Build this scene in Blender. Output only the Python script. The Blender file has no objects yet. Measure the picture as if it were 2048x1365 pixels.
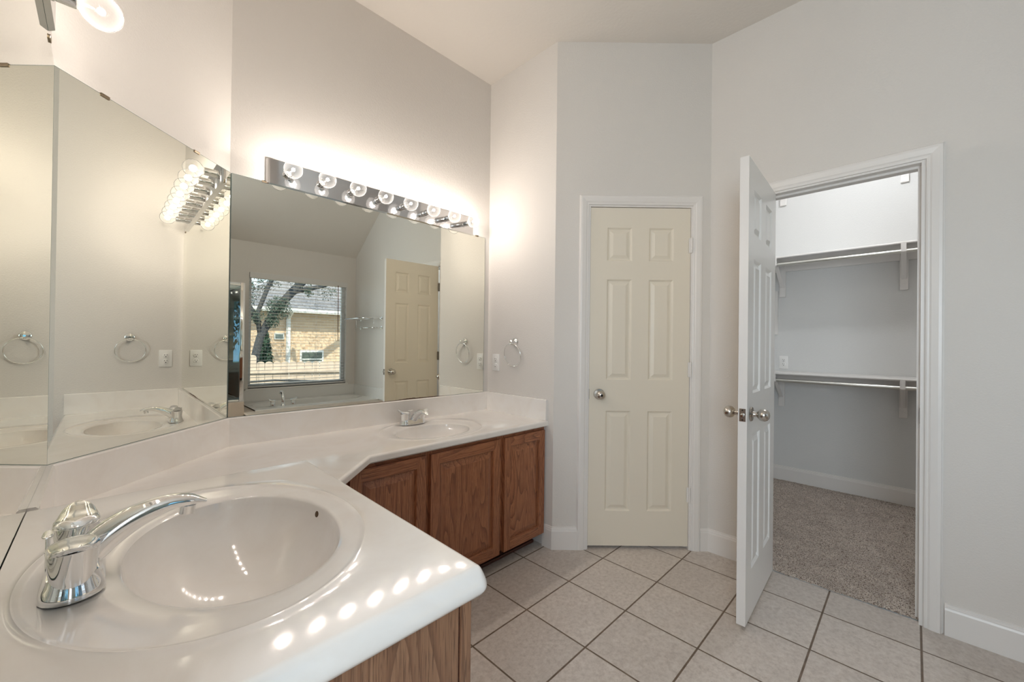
import bpy, bmesh, math, random
from mathutils import Vector, Matrix
random.seed(7)
PI = math.pi
SC = bpy.context.scene
COL = SC.collection

# ------------------------------------------------------------------ camera
CAM_H = 1.2264
def build_camera():
    yaw, pit, rol = math.radians(44.8049), math.radians(0.3053), math.radians(0.6975)
    F = Vector((math.cos(yaw)*math.cos(pit), math.sin(yaw)*math.cos(pit), math.sin(pit)))
    R = Vector((math.sin(yaw), -math.cos(yaw), 0)); U = R.cross(F)
    R2 = R*math.cos(rol) + U*math.sin(rol); U2 = -R*math.sin(rol) + U*math.cos(rol)
    cd = bpy.data.cameras.new('camera'); cd.sensor_width = 36; cd.sensor_fit = 'HORIZONTAL'
    cd.lens = 808.9889*36/2048; cd.clip_start = .02; cd.clip_end = 200
    o = bpy.data.objects.new('camera', cd); COL.objects.link(o)
    M = Matrix((R2, U2, -F)).transposed().to_4x4(); M.translation = (0, 0, CAM_H)
    o.matrix_world = M; SC.camera = o
build_camera()

# ------------------------------------------------------------------ exposure, sky, sun, added fill light
SC.view_settings.view_transform = 'Standard'; SC.view_settings.look = 'None'
SC.view_settings.gamma = 1; SC.view_settings.use_curve_mapping = False
SC.view_settings.exposure = 0.17
SC.cycles.max_bounces = 14; SC.cycles.diffuse_bounces = 6; SC.cycles.glossy_bounces = 8
SC.cycles.transparent_max_bounces = 24; SC.cycles.transmission_bounces = 8
SC.cycles.caustics_reflective = False; SC.cycles.caustics_refractive = False
SC.cycles.sample_clamp_indirect = 6
W = bpy.data.worlds.new('sky'); SC.world = W; W.use_nodes = True
bg = W.node_tree.nodes['Background']; bg.inputs[0].default_value = (.72, .84, 1.0, 1); bg.inputs[1].default_value = 2.0
def light(name, kind, loc, power, color, rot=None, size=None, size_y=None, radius=None, angle=None):
    l = bpy.data.lights.new(name, kind); l.energy = power; l.color = color
    if size: l.size = size
    if size_y: l.shape = 'RECTANGLE'; l.size_y = size_y
    if radius is not None: l.shadow_soft_size = radius
    if angle is not None: l.angle = angle
    o = bpy.data.objects.new(name, l); COL.objects.link(o); o.location = loc
    if rot: o.rotation_euler = rot
    return o
def aim(o, d): o.rotation_euler = Vector(d).to_track_quat('-Z', 'Y').to_euler()
sun = light('sun', 'SUN', (0, 3, 8), 5.6, (1, .9, .76), angle=.01); aim(sun, (.40, -1, -1.12))
BULB_W, BULB_C = 2.75, (1.0, .895, .80)
FILL_W, FILL_C = 38, (.82, .90, 1.0)  # strength and tint of the added fill light behind the camera
CLOSET_W, CLOSET_C = 19.5, (.93, .965, 1.0)

# ------------------------------------------------------------------ key dimensions (metres)
YA, XB, YB, XC, XM = 2.1247, 1.8992, 1.5291, -.11, .3771
XE, YE, YG = 2.5586, .8697, -1.52
YM = YA-(XM-XC)
HC = 3.046
ZM, ZT, ZL = .886, 1.956, .762
YF, Y2, Y3, X3 = 1.568, 1.2474, .4584, .4244
TH = .12
S2 = math.sqrt(.5)

# ------------------------------------------------------------------ materials
class NT:
    def __init__(s, name, rough=.5, metal=0.0, spec=.5, base=(.8,.8,.8)):
        s.m = bpy.data.materials.new(name); s.m.use_nodes = True
        s.t = s.m.node_tree; s.b = s.t.nodes['Principled BSDF']
        s.b.inputs['Roughness'].default_value = rough; s.b.inputs['Metallic'].default_value = metal
        s.b.inputs['Specular IOR Level'].default_value = spec
        s.b.inputs['Base Color'].default_value = (*base, 1)
        s.m.diffuse_color = (*base, 1)
    def n(s, t, **k):
        x = s.t.nodes.new(t)
        for a, v in k.items(): setattr(x, a, v)
        return x
    def l(s, a, b): s.t.links.new(a, b)
    def coord(s, scale=(1,1,1), rot=(0,0,0), kind='Object'):
        c = s.n('ShaderNodeTexCoord'); m = s.n('ShaderNodeMapping')
        m.inputs['Scale'].default_value = scale; m.inputs['Rotation'].default_value = rot
        s.l(c.outputs[kind], m.inputs[0]); return m.outputs[0]
    def noise(s, v, scale, detail=3, rough=.5, dist=0):
        n = s.n('ShaderNodeTexNoise'); s.l(v, n.inputs['Vector'])
        n.inputs['Scale'].default_value = scale; n.inputs['Detail'].default_value = detail
        n.inputs['Roughness'].default_value = rough; n.inputs['Distortion'].default_value = dist
        return n.outputs['Fac']
    def ramp(s, f, stops):
        r = s.n('ShaderNodeValToRGB'); e = r.color_ramp.elements
        while len(e) < len(stops): e.new(.5)
        for i, (p, c) in enumerate(stops): e[i].position = p; e[i].color = (*c, 1)
        s.l(f, r.inputs[0]); return r.outputs[0]
    def mix(s, f, a, b, mode='MIX'):
        m = s.n('ShaderNodeMix', data_type='RGBA', blend_type=mode)
        if isinstance(f, (int, float)): m.inputs[0].default_value = f
        else: s.l(f, m.inputs[0])
        for i, x in ((6, a), (7, b)):
            if isinstance(x, tuple): m.inputs[i].default_value = (*x, 1)
            else: s.l(x, m.inputs[i])
        return m.outputs[2]
    def math(s, op, a, b=None):
        m = s.n('ShaderNodeMath', operation=op)
        for i, x in ((0, a), (1, b)):
            if x is None: continue
            if isinstance(x, (int, float)): m.inputs[i].default_value = x
            else: s.l(x, m.inputs[i])
        return m.outputs[0]
    def bump(s, h, strength, dist=.002):
        b = s.n('ShaderNodeBump'); b.inputs['Strength'].default_value = strength
        b.inputs['Distance'].default_value = dist; s.l(h, b.inputs['Height'])
        s.l(b.outputs[0], s.b.inputs['Normal']); return b
    def col(s, c): s.l(c, s.b.inputs['Base Color'])

def paint(name, c, bump=.38, scale=140, rough=.75):
    k = NT(name, rough, 0, .3, c); v = k.coord()
    n1 = k.noise(v, scale, 4, .6); k.bump(n1, bump, .004)
    n2 = k.noise(v, 2.2, 2)
    k.col(k.mix(n2, tuple(x*.975 for x in c), tuple(min(1, x*1.02) for x in c)))
    return k.m
def enamel(name, c, rough=.32):
    k = NT(name, rough, 0, .45, c); v = k.coord((1, 1, 6)); k.bump(k.noise(v, 60, 3), .06, .001); return k.m
M = {}
M['wall'] = paint('wall_paint', (.73, .70, .665))
M['ceil'] = paint('ceiling_paint', (.74, .70, .65), .25, 60)
M['closet_wall'] = paint('closet_wall_paint', (.72, .72, .71))
M['trim'] = enamel('white_trim_enamel', (.80, .775, .75))
M['cream'] = enamel('cream_door_enamel', (.805, .745, .635), .38)
M['white'] = enamel('white_door_enamel', (.88, .87, .85), .3)
M['plastic'] = NT('white_plastic', .3, 0, .5, (.85, .84, .82)).m
M['dark'] = NT('dark_slot', .6, 0, .2, (.02, .018, .015)).m
M['chrome'] = NT('chrome', .045, 1, .5, (.86, .87, .88)).m
M['steel'] = NT('brushed_nickel', .24, 1, .5, (.56, .53, .49)).m
M['rod'] = NT('galvanised_rod', .3, 1, .5, (.72, .72, .68)).m
M['bronze'] = NT('clip_metal', .35, 1, .5, (.30, .24, .17)).m
def mk_mirror():
    k = NT('mirror_silvering', .0, 1, .5, (.925, .93, .85)); k.b.inputs['Roughness'].default_value = .006
    M['mirror'] = k.m
    k = NT('mirror_edge_and_gap_shade', .1, .2, .5, (.06, .13, .12)); M['edge'] = k.m
    M['worn'] = NT('worn_silvering', .6, 0, .3, (.10, .055, .035)).m
mk_mirror()
def thin_glass(name, tint, fac=.12, rough=.0):
    m = bpy.data.materials.new(name); m.use_nodes = True; t = m.node_tree; t.nodes.clear()
    o = t.nodes.new('ShaderNodeOutputMaterial'); mx = t.nodes.new('ShaderNodeMixShader')
    tr = t.nodes.new('ShaderNodeBsdfTransparent'); g = t.nodes.new('ShaderNodeBsdfGlossy')
    fr = t.nodes.new('ShaderNodeLayerWeight'); fr.inputs[0].default_value = fac
    tr.inputs[0].default_value = (*tint, 1); g.inputs['Roughness'].default_value = rough
    t.links.new(fr.outputs['Fresnel'], mx.inputs[0]); t.links.new(tr.outputs[0], mx.inputs[1])
    t.links.new(g.outputs[0], mx.inputs[2]); t.links.new(mx.outputs[0], o.inputs[0]); return m
M['bulb'] = thin_glass('clear_bulb_glass', (.98, .98, .98), .05)
def frost():
    t = M['bulb'].node_tree; o = [n for n in t.nodes if n.type == 'OUTPUT_MATERIAL'][0]; mx = [n for n in t.nodes if n.type == 'MIX_SHADER'][0]
    tl = t.nodes.new('ShaderNodeBsdfTranslucent'); tl.inputs[0].default_value = (.9, .9, .9, 1)
    m2 = t.nodes.new('ShaderNodeMixShader'); lw = t.nodes.new('ShaderNodeLayerWeight'); lw.inputs[0].default_value = .35
    mr = t.nodes.new('ShaderNodeMapRange'); mr.inputs[3].default_value = .004; mr.inputs[4].default_value = .06
    t.links.new(lw.outputs['Facing'], mr.inputs[0]); t.links.new(mr.outputs[0], m2.inputs[0])
    t.links.new(mx.outputs[0], m2.inputs[1]); t.links.new(tl.outputs[0], m2.inputs[2]); t.links.new(m2.outputs[0], o.inputs[0])
frost()
M['pane'] = thin_glass('window_pane_glass', (.97, .99, .98), .10)
M['shower'] = thin_glass('shower_glass', (.86, .95, .97), .42)
def emis(name, c, s):
    m = bpy.data.materials.new(name); m.use_nodes = True; t = m.node_tree; t.nodes.clear()
    o = t.nodes.new('ShaderNodeOutputMaterial'); e = t.nodes.new('ShaderNodeEmission')
    e.inputs[0].default_value = (*c, 1); e.inputs[1].default_value = s
    t.links.new(e.outputs[0], o.inputs[0]); return m
M['filament'] = emis('glowing_filament', (1, .93, .82), 14)
def mk_marble():
    k = NT('cultured_marble', .10, 0, .5, (.84, .79, .73)); v = k.coord()
    n = k.noise(v, 5, 6, .62, 1.4); k.col(k.ramp(n, [(.3, (.84, .795, .75)), (.55, (.88, .85, .815)), (.75, (.89, .87, .85))]))
    k.b.inputs['Coat Weight'].default_value = .3; k.b.inputs['Coat Roughness'].default_value = .07
    k.bump(k.noise(k.coord(), 14, 2), .02, .002)
    M['marble'] = k.m
mk_marble()
def oak(name, horiz=False, light=(.50, .20, .09), dark=(.075, .022, .011), mid=(.34, .125, .055)):
    k = NT(name, .36, 0, .45, mid)
    c = k.n('ShaderNodeTexCoord'); mp = k.n('ShaderNodeMapping')
    if horiz: mp.inputs['Rotation'].default_value = (0, PI/2, 0)
    k.l(c.outputs['Object'], mp.inputs[0]); v = mp.outputs[0]
    def sc(vv, s):
        m = k.n('ShaderNodeMapping'); m.inputs['Scale'].default_value = s; k.l(vv, m.inputs[0]); return m.outputs[0]
    # growth rings: distorted distance field stretched along the grain
    fld = k.noise(sc(v, (7.5, 7.5, .85)), 1.0, 1.5, .45, .25)
    wv = k.math('FRACT', k.math('MULTIPLY', fld, 30.0))
    fine = k.noise(sc(v, (1, 1, .018)), 330, 3, .7)
    pores = k.noise(sc(v, (1, 1, .03)), 620, 2, .6)
    broad = k.noise(sc(v, (3, 3, .4)), 2.0, 2)
    col = k.ramp(wv, [(0, tuple(.7*a+.3*b for a, b in zip(dark, mid))), (.10, tuple(.5*a+.5*b for a, b in zip(dark, mid))), (.24, mid), (.45, tuple(.5*a+.5*b for a, b in zip(light, mid))), (1, light)])
    col = k.mix(k.ramp(fine, [(.40, (.0, .0, .0)), (.60, (1, 1, 1))]), k.mix(.42, col, dark), col)
    col = k.mix(k.ramp(pores, [(.34, (1, 1, 1)), (.44, (0, 0, 0))]), col, tuple(x*.7 for x in dark))
    col = k.mix(k.math('MULTIPLY', broad, .5), col, mid)
    k.col(col); k.bump(fine, .25, .0015)
    k.b.inputs['Coat Weight'].default_value = .25; k.b.inputs['Coat Roughness'].default_value = .2
    return k.m
M['oak'] = oak('red_oak'); M['oakh'] = oak('red_oak_rail', True)
M['oak2'] = oak('oak_end_other_light', False, (.36, .20, .115), (.10, .045, .025), (.25, .125, .068))  # same oak; the different light on the end panel is put into its colours
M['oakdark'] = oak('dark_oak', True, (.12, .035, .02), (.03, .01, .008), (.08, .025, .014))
PITCH = .3215
def mk_tile():
    k = NT('floor_tile', .42, 0, .4); c = k.n('ShaderNodeTexCoord'); s = k.n('ShaderNodeSeparateXYZ')
    k.l(c.outputs['Object'], s.inputs[0])
    def cell(o, off):
        a = k.math('DIVIDE', k.math('SUBTRACT', o, off), PITCH)
        f = k.math('FRACT', a); d = k.math('MINIMUM', f, k.math('SUBTRACT', 1.0, f))
        return k.math('FLOOR', a), d
    ix, dx = cell(s.outputs[0], 2.026-PITCH*20); iy, dy = cell(s.outputs[1], .936-PITCH*20)
    d = k.math('MINIMUM', dx, dy)
    g = k.n('ShaderNodeMapRange'); k.l(d, g.inputs[0]); g.inputs[1].default_value = .009; g.inputs[2].default_value = .013
    tile = g.outputs[0]
    cv = k.n('ShaderNodeCombineXYZ'); k.l(ix, cv.inputs[0]); k.l(iy, cv.inputs[1])
    wn = k.n('ShaderNodeTexWhiteNoise'); k.l(cv.outputs[0], wn.inputs['Vector'])
    off = k.n('ShaderNodeVectorMath', operation='MULTIPLY_ADD'); k.l(wn.outputs['Color'], off.inputs[0])
    off.inputs[1].default_value = (9, 9, 9); k.l(c.outputs['Object'], off.inputs[2])
    n1 = k.noise(off.outputs[0], 55, 7, .74, .15); n2 = k.ramp(k.noise(off.outputs[0], 9, 4, .6), [(.36, (0, 0, 0)), (.64, (1, 1, 1))])
    a = k.ramp(n1, [(.3, (.46, .405, .365)), (.5, (.62, .56, .51)), (.66, (.70, .65, .60)), (.8, (.84, .80, .76))])
    a = k.mix(k.math('MULTIPLY', n2, .55), a, k.mix(.5, a, (.50, .455, .42)))
    va = k.n('ShaderNodeMapRange'); k.l(wn.outputs['Value'], va.inputs[0]); va.inputs[3].default_value = .93; va.inputs[4].default_value = 1.04
    hs = k.n('ShaderNodeHueSaturation'); k.l(a, hs.inputs['Color']); k.l(va.outputs[0], hs.inputs['Value'])
    gr = k.ramp(k.noise(c.outputs['Object'], 30, 3), [(.3, (.12, .085, .06)), (.7, (.20, .145, .105))])
    k.col(k.mix(tile, gr, hs.outputs[0]))
    h = k.math('ADD', k.math('MULTIPLY', tile, 1.0), k.math('MULTIPLY', n1, .12)); k.bump(h, .5, .003)
    M['tile'] = k.m
mk_tile()
def mk_carpet():
    k = NT('carpet_pile', .95, 0, .1); v = k.coord()
    vo = k.n('ShaderNodeTexVoronoi'); k.l(v, vo.inputs['Vector']); vo.inputs['Scale'].default_value = 310
    sep = k.n('ShaderNodeSeparateColor'); k.l(vo.outputs['Color'], sep.inputs[0])
    c = k.ramp(sep.outputs[0], [(0, (.14, .10, .08)), (.15, (.26, .19, .15)), (.30, (.66, .55, .465)), (.7, (.78, .68, .60)), (1, (.88, .81, .74))])
    n = k.noise(v, 7, 3, .6, 1.2); c = k.mix(k.ramp(n, [(.38, (0, 0, 0)), (.62, (1, 1, 1))]), k.mix(.22, c, (.20, .15, .125)), c)
    k.col(c); k.bump(vo.outputs['Distance'], .9, .006); M['carpet'] = k.m
mk_carpet()
def mk_brick(name, a, b, mortar, sc=1.0, rot=(PI/2, 0, 0)):
    k = NT(name, .85, 0, .2); v = k.coord((1, 1, 1), rot)
    br = k.n('ShaderNodeTexBrick'); k.l(v, br.inputs['Vector']); br.inputs['Scale'].default_value = 1
    br.inputs['Brick Width'].default_value = .21*sc; br.inputs['Row Height'].default_value = .075*sc; br.inputs['Mortar Size'].default_value = .008
    br.inputs['Color1'].default_value = (*a, 1); br.inputs['Color2'].default_value = (*b, 1); br.inputs['Mortar'].default_value = (*mortar, 1)
    n = k.noise(k.coord(), 14, 3); k.col(k.mix(k.math('MULTIPLY', n, .5), br.outputs[0], b)); return k.m
M['brick'] = mk_brick('tan_brick', (.70, .55, .41), (.55, .40, .28), (.66, .58, .50))
def simple(name, c, rough=.8, n=(.75, 1.15), scale=12, metal=0):
    k = NT(name, rough, metal, .3, c); f = k.noise(k.coord(), scale, 4, .6)
    k.col(k.mix(f, tuple(x*n[0] for x in c), tuple(min(1, x*n[1]) for x in c))); return k.m
M['shingle'] = mk_brick('grey_shingle', (.25, .25, .27), (.19, .19, .21), (.12, .12, .13), 1.6, (0, 0, 0))
M['bark'] = simple('tree_bark', (.055, .06, .068), .9, (.3, 1.6), 26)
M['leaf'] = simple('live_oak_leaves', (.06, .095, .075), .6, (.5, 1.5), 5)
M['bushleaf'] = simple('bush_leaves', (.05, .095, .07), .6, (.5, 1.5), 6)
M['fence'] = simple('weathered_cedar', (.50, .42, .36), .85, (.75, 1.2), 8)
M['grass'] = simple('lawn', (.25, .24, .13), .95, (.6, 1.3), 6)
M['extwhite'] = NT('exterior_white', .6, 0, .3, (.72, .73, .74)).m
M['vinyl'] = NT('window_vinyl', .35, 0, .4, (.72, .74, .75)).m
M['slat'] = NT('blind_slat', .4, 0, .4, (.72, .71, .70)).m
M['wand'] = NT('brown_wand', .4, 0, .4, (.16, .07, .04)).m
M['decktile'] = simple('beige_deck_tile', (.60, .50, .41), .35, (.92, 1.06), 9)
M['tubwhite'] = NT('tub_acrylic', .12, 0, .5, (.80, .79, .77)).m
M['showertile'] = simple('shower_wall_tile', (.78, .77, .75), .3, (.95, 1.05), 6)
M['glassdark'] = NT('house_window_glass', .08, 0, .6, (.10, .13, .12)).m

# ------------------------------------------------------------------ helpers
def obj(name, bm, mats, parent=None, smooth=False, merge=True):
    if merge: bmesh.ops.remove_doubles(bm, verts=bm.verts, dist=1e-5)
    bmesh.ops.recalc_face_normals(bm, faces=bm.faces)
    me = bpy.data.meshes.new(name); bm.to_mesh(me); bm.free()
    if not isinstance(mats, (list, tuple)): mats = [mats]
    for m in mats: me.materials.append(m)
    if smooth:
        for p in me.polygons: p.use_smooth = True
        if smooth != 'all':
            try: me.set_sharp_from_angle(angle=math.radians(38))
            except Exception: pass
    o = bpy.data.objects.new(name, me); COL.objects.link(o)
    if parent: o.parent = parent
    return o
def thing(name, label, cat, loc=(0,0,0), rz=0, group=None):
    o = bpy.data.objects.new(name, None); COL.objects.link(o); o.empty_display_size = .05
    o.location = loc; o.rotation_euler = (0, 0, rz); return tag(o, label, cat, group)
def tag(o, label, cat, group=None, kind=None):
    o['label'] = label; o['category'] = cat
    if group: o['group'] = group
    if kind: o['kind'] = kind
    return o
def struct(o, label=None):
    o['kind'] = 'structure'
    if label: o['label'] = label
    return o
def box(bm, x0, y0, z0, x1, y1, z1, bev=0, mi=0, seg=2):
    x0, x1 = min(x0, x1), max(x0, x1); y0, y1 = min(y0, y1), max(y0, y1); z0, z1 = min(z0, z1), max(z0, z1)
    vs = [bm.verts.new(p) for p in ((x0,y0,z0),(x1,y0,z0),(x1,y1,z0),(x0,y1,z0),(x0,y0,z1),(x1,y0,z1),(x1,y1,z1),(x0,y1,z1))]
    fs = [bm.faces.new([vs[i] for i in q]) for q in ((0,3,2,1),(4,5,6,7),(0,1,5,4),(1,2,6,5),(2,3,7,6),(3,0,4,7))]
    for f in fs: f.material_index = mi
    if bev:
        es = list({e for f in fs for e in f.edges})
        r = bmesh.ops.bevel(bm, geom=es, offset=bev, segments=seg, profile=.5, affect='EDGES')
        for f in r['faces']: f.material_index = mi
def bx(*a, **k):
    bm = bmesh.new(); box(bm, *a, **k); return bm
def frame_from(d):
    d = Vector(d).normalized(); a = Vector((0, 0, 1)) if abs(d.z) < .9 else Vector((1, 0, 0))
    u = a.cross(d).normalized(); return u, d.cross(u)
def tube(bm, pts, r, n=12, cap=True, closed=False, mi=0):
    pts = [Vector(p) for p in pts]; R = r if isinstance(r, (list, tuple)) else [r]*len(pts)
    rings = []; prev = None
    N = len(pts)
    for i, p in enumerate(pts):
        if closed: d = pts[(i+1) % N]-pts[i-1]
        else: d = pts[min(i+1, N-1)]-pts[max(i-1, 0)]
        d.normalize()
        if prev is None: u, v = frame_from(d)
        else:
            u = (prev-d*prev.dot(d)).normalized(); v = d.cross(u)
        prev = u; rr = R[i]
        ra, rb = rr if isinstance(rr, tuple) else (rr, rr)
        rings.append([bm.verts.new(p+u*ra*math.cos(2*PI*k/n)+v*rb*math.sin(2*PI*k/n)) for k in range(n)])
    M_ = N if closed else N-1
    for i in range(M_):
        a, b = rings[i], rings[(i+1) % N]
        for k in range(n):
            f = bm.faces.new((a[k], a[(k+1) % n], b[(k+1) % n], b[k])); f.material_index = mi
    if cap and not closed:
        for rg in (rings[0], rings[-1]):
            f = bm.faces.new(rg); f.material_index = mi
def lathe(bm, prof, org=(0,0,0), axis=(0,0,1), n=32, mi=0, squash=None):
    org = Vector(org); ax = Vector(axis).normalized(); u, v = frame_from(ax); rings = []
    for r, h in prof:
        c = org+ax*h
        if r < 1e-6: rings.append([bm.verts.new(c)])
        else: rings.append([bm.verts.new(c+u*r*math.cos(2*PI*k/n)+v*r*math.sin(2*PI*k/n)) for k in range(n)])
    for a, b in zip(rings, rings[1:]):
        for k in range(n):
            if len(a) == 1 and len(b) == 1: continue
            if len(a) == 1: q = (a[0], b[(k+1) % n], b[k])
            elif len(b) == 1: q = (a[k], a[(k+1) % n], b[0])
            else: q = (a[k], a[(k+1) % n], b[(k+1) % n], b[k])
            f = bm.faces.new(q); f.material_index = mi
    for rg in (rings[0], rings[-1]):
        if len(rg) > 1: f = bm.faces.new(rg); f.material_index = mi
def mitre(path, i, closed=False):
    N = len(path); p = Vector(path[i])
    def nrm(a, b):
        d = (Vector(b)-Vector(a)).normalized(); return Vector((d.y, -d.x))
    if closed: n1 = nrm(path[i-1], path[i]); n2 = nrm(path[i], path[(i+1) % N])
    else:
        n2 = nrm(path[i], path[i+1]) if i < N-1 else None
        n1 = nrm(path[i-1], path[i]) if i > 0 else None
        if n1 is None: n1 = n2
        if n2 is None: n2 = n1
    m = n1+n2
    return m/(m.dot(n1)) if m.length > 1e-6 else n1
def sweep(bm, path, prof, mapf=lambda x, y, b: (x, y, b), closed=False, mi=0, caps=True):
    """prof: (offset to the right of the path, third coordinate)"""
    rows = []
    for i, p in enumerate(path):
        m = mitre(path, i, closed)
        rows.append([bm.verts.new(mapf(p[0]+m.x*a, p[1]+m.y*a, b)) for a, b in prof])
    K = len(prof)
    pairs = list(zip(rows, rows[1:]))+([(rows[-1], rows[0])] if closed else [])
    for a, b in pairs:
        for k in range(K):
            f = bm.faces.new((a[k], a[(k+1) % K], b[(k+1) % K], b[k])); f.material_index = mi
    if caps and not closed:
        for r in (rows[0], rows[-1]):
            f = bm.faces.new(r); f.material_index = mi
def prism(bm, poly, z0, z1, mi=0):
    a = [bm.verts.new((x, y, z0)) for x, y in poly]; b = [bm.verts.new((x, y, z1)) for x, y in poly]
    bm.faces.new(a[::-1]).material_index = mi; bm.faces.new(b).material_index = mi
    for i in range(len(poly)):
        j = (i+1) % len(poly); bm.faces.new((a[i], a[j], b[j], b[i])).material_index = mi
def relief(bm, Wd, H, panels, yf, ny, rings, mi=0, fill=True, rail=None):
    """panelled face in the plane y=yf, outward normal ny; rings = (inset, depth below the face)"""
    xs = sorted({0, Wd, *[p[0] for p in panels], *[p[1] for p in panels]})
    zs = sorted({0, H, *[p[2] for p in panels], *[p[3] for p in panels]})
    def q(a, b, c, d, m):
        bm.faces.new([bm.verts.new(t) for t in (a, b, c, d)]).material_index = m
    for i in range(len(xs)-1):
        for j in range(len(zs)-1):
            cx, cz = (xs[i]+xs[i+1])/2, (zs[j]+zs[j+1])/2
            if any(p[0] < cx < p[1] and p[2] < cz < p[3] for p in panels): continue
            m = mi
            if rail is not None and any(p[0] < cx < p[1] for p in panels): m = rail
            q((xs[i], yf, zs[j]), (xs[i+1], yf, zs[j]), (xs[i+1], yf, zs[j+1]), (xs[i], yf, zs[j+1]), m)
    for p in panels:
        prev = None
        for ins, dep in rings:
            y = yf-ny*dep
            c = [(p[0]+ins, y, p[2]+ins), (p[1]-ins, y, p[2]+ins), (p[1]-ins, y, p[3]-ins), (p[0]+ins, y, p[3]-ins)]
            if prev:
                for k in range(4): q(prev[k], prev[(k+1) % 4], c[(k+1) % 4], c[k], mi)
            prev = c
        if fill: q(*prev, mi)
def slab_edges(bm, Wd, H, T, mi=0):
    for c in (((0,0,0),(0,T,0),(0,T,H),(0,0,H)), ((Wd,0,0),(Wd,T,0),(Wd,T,H),(Wd,0,H)), ((0,0,0),(Wd,0,0),(Wd,T,0),(0,T,0)), ((0,0,H),(Wd,0,H),(Wd,T,H),(0,T,H))):
        bm.faces.new([bm.verts.new(p) for p in c]).material_index = mi

# ------------------------------------------------------------------ room shell
ROOM = [(XC, .30), (XC, YM), (XM, YA), (XB, YA), (XB, YB), (XE, YE), (XE, YG), (-1.0, YG), (-1.0, .30)]
RN = ['wall_left', 'wall_angled', 'wall_mirror', 'wall_towel', 'wall_pantry', 'wall_right', 'wall_window', 'wall_entry', 'wall_alcove']
def wall(name, p0, p1, o0, o1, z0, z1, openings=(), mat='wall', label=None):
    """o0,o1: outer corner points; openings (u0,u1,z0,z1) along p0->p1"""
    p0, p1, o0, o1 = map(Vector, (p0, p1, o0, o1)); L = (p1-p0).length; d = (p1-p0)/L
    n = (o0-p0); n = n-d*n.dot(d); 
    us = sorted({0, L, *[o[0] for o in openings], *[o[1] for o in openings]}); zs = sorted({z0, z1, *[o[2] for o in openings], *[o[3] for o in openings]})
    zs = [z for z in zs if z0 <= z <= z1]
    bm = bmesh.new()
    def outer(u): return o0 if u == 0 else (o1 if u == L else p0+d*u+n)
    def inner(u): return p0+d*u
    def free(i, j):
        if not (0 <= i < len(us)-1 and 0 <= j < len(zs)-1): return True
        u, z = (us[i]+us[i+1])/2, (zs[j]+zs[j+1])/2
        return any(o[0] < u < o[1] and o[2] < z < o[3] for o in openings)
    V = lambda p, z: bm.verts.new((p.x, p.y, z))
    for i in range(len(us)-1):
        for j in range(len(zs)-1):
            if free(i, j): continue
            a, b, c, e = us[i], us[i+1], zs[j], zs[j+1]
            bm.faces.new((V(inner(a), c), V(inner(b), c), V(inner(b), e), V(inner(a), e)))
            bm.faces.new((V(outer(a), c), V(outer(b), c), V(outer(b), e), V(outer(a), e)))
            if free(i-1, j): bm.faces.new((V(inner(a), c), V(outer(a), c), V(outer(a), e), V(inner(a), e)))
            if free(i+1, j): bm.faces.new((V(inner(b), c), V(outer(b), c), V(outer(b), e), V(inner(b), e)))
            if free(i, j-1): bm.faces.new((V(inner(a), c), V(inner(b), c), V(outer(b), c), V(outer(a), c)))
            if free(i, j+1): bm.faces.new((V(inner(a), e), V(inner(b), e), V(outer(b), e), V(outer(a), e)))
    return struct(obj(name, bm, M[mat]), label)
NR = len(ROOM)
OUT = []
for i, p in enumerate(ROOM):
    m = mitre(ROOM, i, True); OUT.append((p[0]-m.x*TH, p[1]-m.y*TH))   # room is traversed clockwise: outside is to the left
LD = math.hypot(XE-XB, YB-YE)
WX0, WX1, WZ0, WZ1 = 1.235, 2.43, .63, 2.055
D1U0, D1U1 = .2127, .8133           # narrow door leaf along the 45 degree wall
D2Y0, D2Y1 = -.024, .586            # closet opening in wall_right
OPEN = {'wall_pantry': [(D1U0-.01, D1U1+.01, 0, 2.062)], 'wall_right': [(YE-D2Y1, YE-D2Y0, 0, 2.062)],
        'wall_window': [(XE-WX1, XE-WX0, WZ0, WZ1), (XE-.98, XE-.42, .92, 1.72)], 'wall_entry': [(.45, 1.35, .95, 2.1)]}
for i, nme in enumerate(RN):
    j = (i+1) % NR; wall(nme, ROOM[i], ROOM[j], OUT[i], OUT[j], 0, 3.1, OPEN.get(nme, ()))
# closet shell
CX0, CX1, CY0, CY1 = XE+TH, 4.36, -.9, .955
def cwall(nm, a, b, oa, ob): return wall(nm, a, b, oa, ob, 0, 3.1, (), 'closet_wall')
cwall('wall_closet_back', (CX1, CY1), (CX1, CY0), (CX1+TH, CY1+TH), (CX1+TH, CY0-TH))
cwall('wall_closet_left', (CX0, CY1), (CX1, CY1), (CX0, CY1+TH), (CX1+TH, CY1+TH))
cwall('wall_closet_right', (CX0, CY0), (CX1, CY0), (CX0, CY0-TH), (CX1+TH, CY0-TH))
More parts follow.
